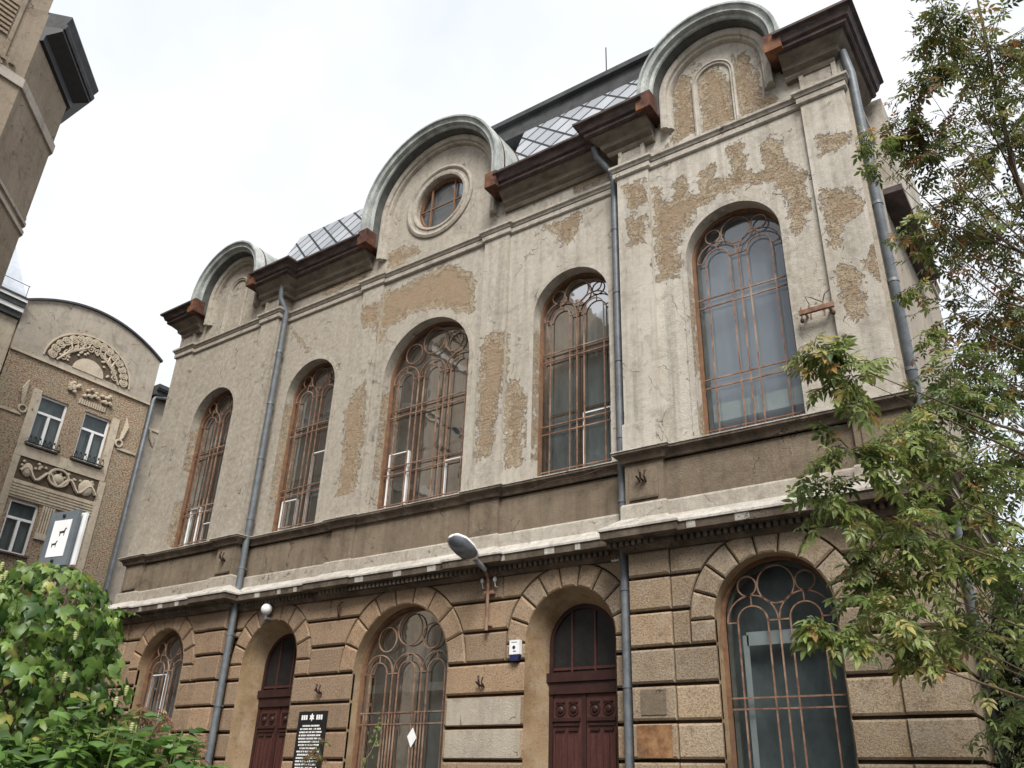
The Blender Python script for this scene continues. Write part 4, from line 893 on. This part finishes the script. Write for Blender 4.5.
# ------------------------------------------------------------------ sign on a post
sp=Vector((4.29,-9.87,3.86)); sx_=Vector((.98,.19,0)).normalized(); sn=Vector((.19,-.98,0)).normalized(); sz=Vector((0,0,1))
SG=thing('dog_sign','blue grey board with a white sheet and two small dog pictures behind the green climber','sign',(4.29,-9.8,0))
m=MB(); m.obox(sp,sx_,sn,sz,.20,.016,.285); build('board',m,M['signblue'],SG)
m=MB(); m.obox(sp-sn*.06+sx_*.035,sx_,sn,sz,.20,.012,.27); build('back_board',m,M['lampwhite'],SG)
m=MB(); m.obox(sp+sn*.018+sx_*.005,sx_,sn,sz,.125,.002,.19); pp=build('sheet',m,M['paper'],SG)
m=MB()
def dog(cx,cz,s):
    pts=[(-.5,.1),(-.62,.35),(-.5,.2),(-.3,.2),(.25,.25),(.38,.55),(.55,.62),(.75,.5),(.55,.42),(.48,.1),(.45,-.45),(.35,-.45),(.3,-.05),(-.25,-.08),(-.3,-.45),(-.42,-.45)]
    m.add([tuple(sp+sn*.0215+sx_*(cx+s*a)+sz*(cz+s*b)) for a,b in pts],[tuple(range(len(pts)))[::-1]])
dog(.035,.055,.078); dog(-.04,-.065,.066); build('dog_picture',m,M['black'],pp)
m=MB(); m.tube([(4.29,-9.78,0),(4.29,-9.78,4.1)],.03,8); build('post',m,M['pole'],SG,smooth=True)
m=MB(); 
for q in (.235,-.235): m.ball(tuple(sp+sn*.02+sz*q),.02,None,None,8,5)
build('bolt',m,M['black'],SG)

# ------------------------------------------------------------------ leaves
def frame(f,nr):
    f=f/np.linalg.norm(f,axis=1,keepdims=True); s=np.cross(f,nr); s/=np.linalg.norm(s,axis=1,keepdims=True)+1e-9; n=np.cross(s,f); return f,s,n
class Leaves:
    def __init__(s): s.V=[];s.F=[];s.C=[];s.n=0
    def put(s,tmpl,faces,pos,fwd,nrm,size,col):
        pos=np.asarray(pos,float); fwd,sd_,nn=frame(np.asarray(fwd,float),np.asarray(nrm,float)); T=np.asarray(tmpl,float); k=len(T)
        V=pos[:,None,:]+size[:,None,None]*(T[None,:,0:1]*fwd[:,None]+T[None,:,1:2]*sd_[:,None]+T[None,:,2:3]*nn[:,None])
        F=np.asarray(faces)[None]+ (s.n+np.arange(len(pos))*k)[:,None,None]
        s.V.append(V.reshape(-1,3)); s.F+=F.reshape(-1,len(faces[0])).tolist(); s.C.append(np.repeat(np.c_[col,np.ones(len(col))],k,0)); s.n+=len(pos)*k
    def build(s,name,parent,smooth=False,mat='leaf'):
        mb=MB(); mb.v=np.concatenate(s.V).tolist(); mb.f=s.F; return build(name,mb,M[mat],parent,smooth=smooth,colors=np.concatenate(s.C))
def leaflet(b,d,L,w,curl):
    d=np.array(d,float); d/=np.hypot(*d); l=np.array([-d[1],d[0]]); b=np.array(b,float); z=lambda t:-curl*t*t
    P=[(b,0,0),(b+d*L*.35+l*w*L,.35,.06*L),(b+d*L*.72+l*w*.62*L,.72,.03*L),(b+d*L,1,0),(b+d*L*.72-l*w*.62*L,.72,.03*L),(b+d*L*.35-l*w*L,.35,.06*L),(b+d*L*.5,.5,0)]
    return [(q[0],q[1],z(t)*L+h) for q,t,h in P]
LF3=[(0,1,6),(1,2,6),(2,3,6),(3,4,6),(4,5,6),(5,0,6)]
def compound():
    T=[];F=[]
    for b,d,L in (((1.0,0),(1,0),1.0),((.72,0),(.75,.8),.85),((.72,0),(.75,-.8),.85),((.25,0),(.55,.9),.75),((.25,0),(.55,-.9),.75)):
        o=len(T); T+=leaflet(b,d,L,.21,.25); F+=[tuple(i+o for i in f) for f in LF3]
    o=len(T); T+=[(-.4,.012,0),(-.4,-.012,0),(1.02,-.012,0),(1.02,.012,0)]; F+=[(o,o+1,o+2),(o,o+2,o+3)]
    return T,F
CT,CF=compound()
HT=[(0,0,0),(-.16,.20,.03),(-.10,.42,-.03),(.18,.52,-.08),(.50,.36,-.08),(.78,.15,-.14),(1.0,0,-.24),(.78,-.15,-.14),(.50,-.36,-.08),(.18,-.52,-.08),(-.10,-.42,-.03),(-.16,-.20,.03),(.35,0,.045),(.68,0,-.05)]
HF=[(0,1,12),(1,2,12),(2,3,12),(3,4,12),(4,13,12),(4,5,13),(5,6,13),(6,7,13),(7,8,13),(8,12,13),(8,9,12),(9,10,12),(10,11,12),(11,0,12)]
LT=[(0,0,0),(-.12,.22,.02),(.10,.50,-.10),(.42,.62,-.20),(.36,.24,-.02),(.62,.27,-.10),(1.05,0,-.28),(.62,-.27,-.10),(.36,-.24,-.02),(.42,-.62,-.20),(.10,-.50,-.10),(-.12,-.22,.02),(.30,0,.05),(.62,0,-.03)]
LF=[(0,1,12),(1,2,12),(2,3,4),(2,4,12),(4,5,13),(4,13,12),(5,6,13),(6,7,13),(7,8,13),(8,12,13),(8,9,10),(8,10,12),(10,11,12),(11,0,12)]
def tints(n,mixes):
    w=np.array([m_[0] for m_ in mixes],float); k=rng.choice(len(mixes),n,p=w/w.sum()); c=np.array([m_[1] for m_ in mixes])[k]
    return c*rng.uniform(.75,1.3,(n,1))
GREENS=[(5,(.14,.195,.048)),(3,(.070,.11,.028)),(3,(.20,.25,.075)),(.7,(.24,.22,.06)),(.5,(.26,.13,.045))]
AUTUMN=[(5,(.155,.19,.05)),(2.5,(.075,.10,.03)),(2.4,(.25,.23,.065)),(1.1,(.26,.11,.04)),(.8,(.30,.20,.06))]
LIGHT=[(5,(.21,.27,.07)),(3,(.29,.34,.11)),(2.5,(.10,.15,.036)),(1.2,(.44,.38,.12)),(.4,(.45,.24,.09))]
def spray(lv,tw,base,r,ntw,tint,size,nleaf=8,flat=1.):
    base=np.array(base)
    for i in range(ntw):
        d=rng.normal(size=3); d[2]*=.8; d/=np.linalg.norm(d); L=r*rng.uniform(.55,1.15)
        p0=base+d*r*rng.uniform(0,.3); droop=rng.uniform(.1,.45)*L
        ts=np.linspace(.15,1,nleaf); P=p0+d*L*ts[:,None]; P[:,2]-=droop*ts**2
        tw.tube([tuple(p0)]+[tuple(q) for q in P[[2,5,-1]]],[.005,.004,.003,.0018],4,caps=False)
        tg=d-np.array([0,0,1.])*droop/L*1.5
        sd_=np.cross(tg,(0,0,1)); sd_/=np.linalg.norm(sd_)+1e-9; sg=np.where(np.arange(nleaf)%2==0,1,-1)
        f=tg*.7+sd_*sg[:,None]*.9+rng.normal(size=(nleaf,3))*.3; f[:,2]-=.45
        nr=np.array([0,0,1.])+rng.normal(size=(nleaf,3))*.45
        lv.put(CT,CF,P,f,nr,size*rng.uniform(.5,1.3,nleaf),tints(nleaf,tint))
TR=thing('ash_leaved_tree','slender ash leaved maple leaning in from the right with green and rusty leaves','tree',(13.55,-5.2,0))
trunk=[(13.55,-5.2,0),(13.5,-5.25,2.2),(13.45,-5.3,3.8),(13.25,-5.2,6.0),(13.12,-5.0,8.0),(13.2,-5.1,9.6),(13.3,-5.2,11.0)]
m=MB(); m.tube(trunk,[.17,.13,.10,.06,.03,.018,.008],10); 
tk=build('trunk',m,M['bark'],TR,smooth=True)
UP=[(13.22,-5.46,9.44,0.63),(12.87,-6.29,9.25,0.38),(12.54,-6.16,8.67,0.30),(13.05,-4.96,8.43,0.68),(12.47,-5.83,8.05,0.45),(12.46,-5.40,7.33,0.49),(12.92,-4.52,7.57,0.57),(12.55,-4.83,6.52,0.59),(12.95,-4.44,6.35,0.65),(12.47,-4.97,5.53,0.56),(12.07,-5.74,5.20,0.38),(12.25,-6.10,8.23,0.19),(13.69,-4.37,9.34,0.72)]
EDGE=[(11.89,-6.60,7.89,0.13),(12.03,-6.54,7.80,0.15),(11.98,-6.49,7.58,0.10),(12.11,-6.15,7.07,0.15),(11.96,-5.97,6.40,0.15),(11.98,-5.74,5.93,0.13),(12.18,-5.57,7.13,0.20),(12.20,-5.46,5.80,0.29),(12.07,-5.46,5.56,0.24)]
LO=[(12.05,-5.96,4.41,0.49),(11.68,-6.39,4.68,0.38),(11.54,-7.33,4.91,0.30),(11.34,-7.58,5.09,0.18),(11.39,-7.09,4.35,0.30),(11.63,-6.60,3.84,0.42),(11.19,-7.00,3.97,0.25),(11.93,-6.21,3.55,0.46),(11.56,-6.86,3.05,0.33),(11.16,-7.03,2.87,0.17),(11.98,-5.81,2.96,0.42),(11.69,-6.64,2.85,0.23),(11.36,-6.56,3.46,0.30),(12.38,-5.30,3.71,0.54),(12.12,-4.15,2.66,0.57),(10.97,-7.20,2.91,0.12),(12.67,-5.06,4.80,0.57)]
lu=Leaves(); ll=Leaves(); tw=MB(); br=MB()
TP=np.array(trunk)
def on_trunk(z): return np.array([np.interp(z,TP[:,2],TP[:,k]) for k in range(3)])
def limb(c,drop):
    c=np.array(c); a=on_trunk(max(1.5,c[2]-drop)); mid=a*.5+c*.5+np.array([0,0,-.18])+rng.normal(size=3)*.06; L=np.linalg.norm(c-a)
    P=[a,a*.75+mid*.25,mid,mid*.4+c*.6,c]; br.tube([tuple(q) for q in P],[.006+.0035*L,.005+.003*L,.005+.002*L,.004,.002],6,caps=False)
for x,y,z,r in UP: limb((x,y,z),1.6); spray(lu,tw,(x,y,z),r*1.1,int(10+112*r*r),AUTUMN if z>5.6 else GREENS,.082)
for x,y,z,r in EDGE: limb((x,y,z),1.2); spray(lu,tw,(x,y,z),r*1.25,4+int(60*r*r),LIGHT,.075,6)
for x,y,z,r in LO: limb((x,y,z),.7); spray(ll,tw,(x,y,z),r*1.12,int(8+92*r*r)if z>3.2 else int(6+75*r*r),LIGHT if x<12.1 else GREENS,.093)
build('branches',br,M['twig'],TR,smooth=True); build('twigs',tw,M['twig'],TR)
lu.build('upper_crown',TR); ll.build('lower_crown',TR)
# dark bush at the corner
BU=thing('dark_bush','dark green bush beside the right corner behind the maple','bush',(11.85,.75,0))
lv=Leaves(); tw=MB()
for i in range(190):
    th=rng.uniform(0,2*pi); q=rng.uniform(.2,1)**.5; z=rng.uniform(.5,4.6); k=1-.35*(z/4.8)**2
    spray(lv,tw,(11.85+.62*q*k*cos(th),.75+.95*q*k*sin(th),z),.34,8,[(5,(.022,.036,.010)),(3,(.035,.055,.015)),(1.2,(.07,.10,.028))],.085,7)
m=MB(); 
for k in range(6): a=k*1.05; m.tube([(11.85,.75,0),(11.85+.3*cos(a),.75+.3*sin(a),1.5),(11.85+.4*cos(a),.75+.5*sin(a),3.6)],[.05,.035,.01],6)
build('stem',m,M['bark'],BU,smooth=True); build('twigs',tw,M['twig'],BU); lv.build('foliage',BU)

# hop climber on a fence, lower left
HP=thing('hop_climber','dense green hop climber with pale cones over a wire fence at lower left','climber',(7.4,-11.4,0))
HC=np.array([7.42,-11.40,1.66])
ex=np.array([.8195,.572,0]); ex/=np.linalg.norm(ex); ey=np.array([-.572,.8195,0])/np.hypot(.572,.8195)
lv=Leaves(); n=6000
def hopshell(n,rmin):
    u=rng.uniform(-1,1,n); th=rng.uniform(0,2*pi,n); z=rng.uniform(-1.5,1.18,n); rad=np.where(z>.45,np.sqrt(np.clip(1-((z-.45)/.78)**2,0,1)),1.)
    rad*= (.92+.12*np.sin(3*th+z*4)+.08*np.sin(7*z+th)) ; q=rng.uniform(rmin,1.05,n)
    d=np.cos(th)[:,None]*ex+np.sin(th)[:,None]*ey
    P=HC+d*(.66*rad*q)[:,None]+np.array([0,0,1.])*(z*1.0)[:,None]
    return P,d,z
P,d,z=hopshell(n,.62)
nr=d*1.0+np.array([0,0,.75])+rng.normal(size=(n,3))*.38
f=np.array([0,0,-1.])*.75+d*.45+rng.normal(size=(n,3))*.4
hc=tints(n,[(5,(.115,.205,.038)),(2.5,(.05,.11,.024)),(4,(.19,.285,.06)),(1,(.22,.30,.08)),(.5,(.36,.35,.09)),(.2,(.25,.16,.06))]); hs=.066*rng.uniform(.4,1.45,n)*np.where(z>.9,.75,1.); sel=rng.uniform(size=n)<.6
lv.put(LT,LF,P[sel],f[sel],nr[sel],hs[sel]*1.1,hc[sel]); lv.put(HT,HF,P[~sel],f[~sel],nr[~sel],hs[~sel],hc[~sel])
hst=MB()
for q in range(26):
    a=rng.uniform(0,2*pi); zz=rng.uniform(.2,1.0); rad=.60*np.sqrt(max(.05,1-max(0,(zz-.45)/.78)**2)); dr=cos(a)*ex+sin(a)*ey; b0=HC+dr*rad*.9+np.array([0,0,zz]); L=rng.uniform(.12,.30); dd=dr*rng.uniform(.3,1)+np.array([0,0,rng.uniform(.1,.9)]); dd/=np.linalg.norm(dd); ts=np.linspace(.1,1,9); Q=b0+dd*L*ts[:,None]; Q[:,2]-=.35*L*ts**2
    hst.tube([tuple(b0),tuple(Q[4]),tuple(Q[8])],[.003,.002,.001],4); ff=rng.normal(size=(9,3))+np.array([0,0,-.6]); lv.put(LT,LF,Q,ff,np.array([0,0,1.])+rng.normal(size=(9,3))*.4,.05*(1.15-ts)*rng.uniform(.6,1.2,9),tints(9,[(1,(.15,.25,.05)),(1,(.20,.30,.07))]))
build('shoot',hst,M['greenstem'],HP)
lv.build('foliage',HP,smooth='all')
m=MB()
for k in range(9):
    a=k*.7; m.tube([tuple(HC+ex*.35*cos(a)+ey*.35*sin(a)+np.array([0,0,-1.55])),tuple(HC+ex*.45*cos(a+1)+ey*.4*sin(a+1)),tuple(HC+ex*.2*cos(a+2)+ey*.2*sin(a+2)+np.array([0,0,1.1]))],.008,5)
m.tube([(7.4,-11.42,0),(7.4,-11.42,2.55)],.03,8); m.tube([(6.5,-12.05,2.0),(8.1,-10.9,2.0)],.006,4); build('stem',m,M['twig'],HP)
cm=MB()
for j in range(5):
    z=-.009*j; cm.ball((0,0,z),.0125-.002*abs(j-1.4),None,.009,7,5)
co=None
P,d,z=hopshell(140,1.0)
for i in range(99):
    p=P[i]+d[i]*.035
    if co is None:
        cm.v=[(x*1.25+p[0],y*1.25+p[1],zz*1.15+p[2]) for x,y,zz in cm.v]; co=build('hop_cone',cm,M['hopcone'],HP,smooth='all'); p00=p.copy()
    else:
        c=co.copy(); c.location=Vector(co.location)+Vector(p-p00); COL.objects.link(c); c.parent=HP
# low foliage in the near left corner
NG=thing('nettle_patch','bright green broad leaved undergrowth in the lower left foreground','undergrowth',(9.3,-12.1,0))
lv=Leaves(); m=MB()
for i in range(80):
    t=rng.uniform(-.75,.46); dep=rng.uniform(-.28,.28); b=np.array([9.35,-12.0,0])+ex*t+ey*dep; h=1.86+.10*sin(t*5)+rng.uniform(-.16,.05)-.55*max(t-.08,0)
    lean=rng.normal(size=2)*.08; topp=b+np.array([lean[0],lean[1],h]); m.tube([tuple(b),tuple(b*.4+topp*.6),tuple(topp)],[.005,.004,.003],5)
    k=44; ts=1-.42*rng.uniform(0,1,k)**1.3; P=b+(topp-b)*ts[:,None]; th=rng.uniform(0,2*pi,k); dd=np.c_[np.cos(th),np.sin(th),rng.uniform(-.35,.25,k)]
    lv.put(HT,HF,P+dd*.03,dd,np.array([0,0,1.])+rng.normal(size=(k,3))*.3,rng.uniform(.035,.075,k),tints(k,[(5,(.12,.225,.045)),(3,(.17,.28,.06)),(2,(.065,.13,.03)),(.3,(.30,.31,.09))]))
build('stem',m,M['greenstem'],NG); lv.build('foliage',NG,smooth='all')
def shrub(name,label,cat,c,r,h,n,tint,size,cl=.75):
    o=thing(name,label,cat,(c[0],c[1],0)); lv=Leaves(); tw=MB()
    for i in range(n):
        th=rng.uniform(0,2*pi); q=rng.uniform(0,1)**.5*r; z=h*rng.uniform(cl,1.0)*(1-.25*(q/r)**2)
        spray(lv,tw,(c[0]+q*cos(th),c[1]+q*sin(th),z),.16,4,tint,size,6); tw.tube([(c[0]+q*.2*cos(th),c[1]+q*.2*sin(th),0),(c[0]+q*cos(th),c[1]+q*sin(th),z-.12)],[.006,.002],4)
    build('twigs',tw,M['twig'],o); lv.build('foliage',o); return o
shrub('red_shrub','reddish leaved shrub below the leftmost ground floor window','shrub',(4.3,-8.35),.55,2.42,80,[(4,(.27,.09,.06)),(3,(.34,.17,.10)),(3.5,(.11,.18,.045)),(1,(.38,.30,.13))],.040)
shrub('flowering_plant','small plant with a red tip in front of the black plaque','plant',(3.12,-4.95),.10,2.42,12,[(3,(.10,.17,.04)),(2.4,(.30,.05,.03)),(2,(.17,.21,.06))],.032,.86)
# thin vine on the middle ground floor grille
VN=thing('grille_vine','thin green vine climbing the left bars of the middle ground floor grille','vine',(-1.0,.15,Z0-6.5))
m=MB(); m.tube([(-.95,.2,Z0-6.4),(-.92,.2,Z0-5.5),(-.75,.19,Z0-5.35),(-.62,.19,Z0-5.1),(-.6,.19,Z0-4.65)],.008,4); build('stem',m,M['hopcone'],VN)
lv=Leaves(); k=22; P=np.array([(-.95,.18,Z0-5.9),(-.9,.17,Z0-5.5),(-.7,.16,Z0-5.3),(-.62,.16,Z0-5.08),(-.6,.16,Z0-4.75)])[rng.integers(0,5,k)]+rng.normal(size=(k,3))*(.05,.02,.1)
lv.put(HT,HF,P,rng.normal(size=(k,3))+np.array([0,-.2,-.4]),np.array([.2,-.8,.5])+rng.normal(size=(k,3))*.3,rng.uniform(.05,.1,k),tints(k,[(1,(.16,.24,.06)),(1,(.26,.30,.10))])); lv.build('foliage',VN)

# ------------------------------------------------------------------ light, sky, camera
SUN_EL,SUN_AZ=radians(48),radians(142)      # azimuth clockwise from +y
w=bpy.data.worlds.new('World'); S.world=w; w.use_nodes=True; nt=w.node_tree; nt.nodes.clear()
o=nt.nodes.new('ShaderNodeOutputWorld'); bg=nt.nodes.new('ShaderNodeBackground'); sk=nt.nodes.new('ShaderNodeTexSky'); sk.sky_type='NISHITA'; sk.sun_disc=False
sk.sun_elevation=SUN_EL; sk.sun_rotation=SUN_AZ; sk.air_density=1.; sk.dust_density=2.
mx=nt.nodes.new('ShaderNodeMix'); mx.data_type='RGBA'; mx.inputs[0].default_value=.86
tc=nt.nodes.new('ShaderNodeTexCoord'); nz=nt.nodes.new('ShaderNodeTexNoise'); nz.inputs['Scale'].default_value=2.2; nz.inputs['Detail'].default_value=5; nt.links.new(tc.outputs['Generated'],nz.inputs['Vector'])
cr=nt.nodes.new('ShaderNodeValToRGB'); cr.color_ramp.elements[0].color=(8.6,9.1,9.9,1); cr.color_ramp.elements[1].color=(10.6,10.75,11.0,1); cr.color_ramp.elements[0].position=.4; cr.color_ramp.elements[1].position=.6
nt.links.new(nz.outputs['Fac'],cr.inputs[0]); nt.links.new(sk.outputs[0],mx.inputs[6]); nt.links.new(cr.outputs[0],mx.inputs[7]); nt.links.new(mx.outputs[2],bg.inputs[0]); bg.inputs[1].default_value=.063; nt.links.new(bg.outputs[0],o.inputs[0])
sl=bpy.data.lights.new('sun','SUN'); sl.energy=2.9; sl.angle=radians(25); sl.color=(1,.975,.94); so=bpy.data.objects.new('sun',sl); COL.objects.link(so)
dv=Vector((sin(SUN_AZ)*cos(SUN_EL),cos(SUN_AZ)*cos(SUN_EL),sin(SUN_EL))); so.rotation_euler=dv.to_track_quat('Z','Y').to_euler(); so.location=(0,-20,40)
cd=bpy.data.cameras.new('camera'); cam=bpy.data.objects.new('camera',cd); COL.objects.link(cam); cd.sensor_width=36; cd.lens=29.3727; cd.clip_start=.05; cd.clip_end=1000
R_=Vector((.81952579,.57210882,.0326951)); U_=Vector((.23189785,-.38327889,.89404736)); F_=Vector((-.52402372,.72511295,.44677774))
cam.matrix_world=Matrix(((R_.x,U_.x,-F_.x,12.8656),(R_.y,U_.y,-F_.y,-14.),(R_.z,U_.z,-F_.z,1.6228),(0,0,0,1))); S.camera=cam
S.view_settings.view_transform='Standard'; S.view_settings.look='None'; S.view_settings.exposure=.86; S.view_settings.gamma=1
S.render.film_transparent=False
try: S.cycles.max_bounces=8; S.cycles.transparent_max_bounces=12
except Exception: pass
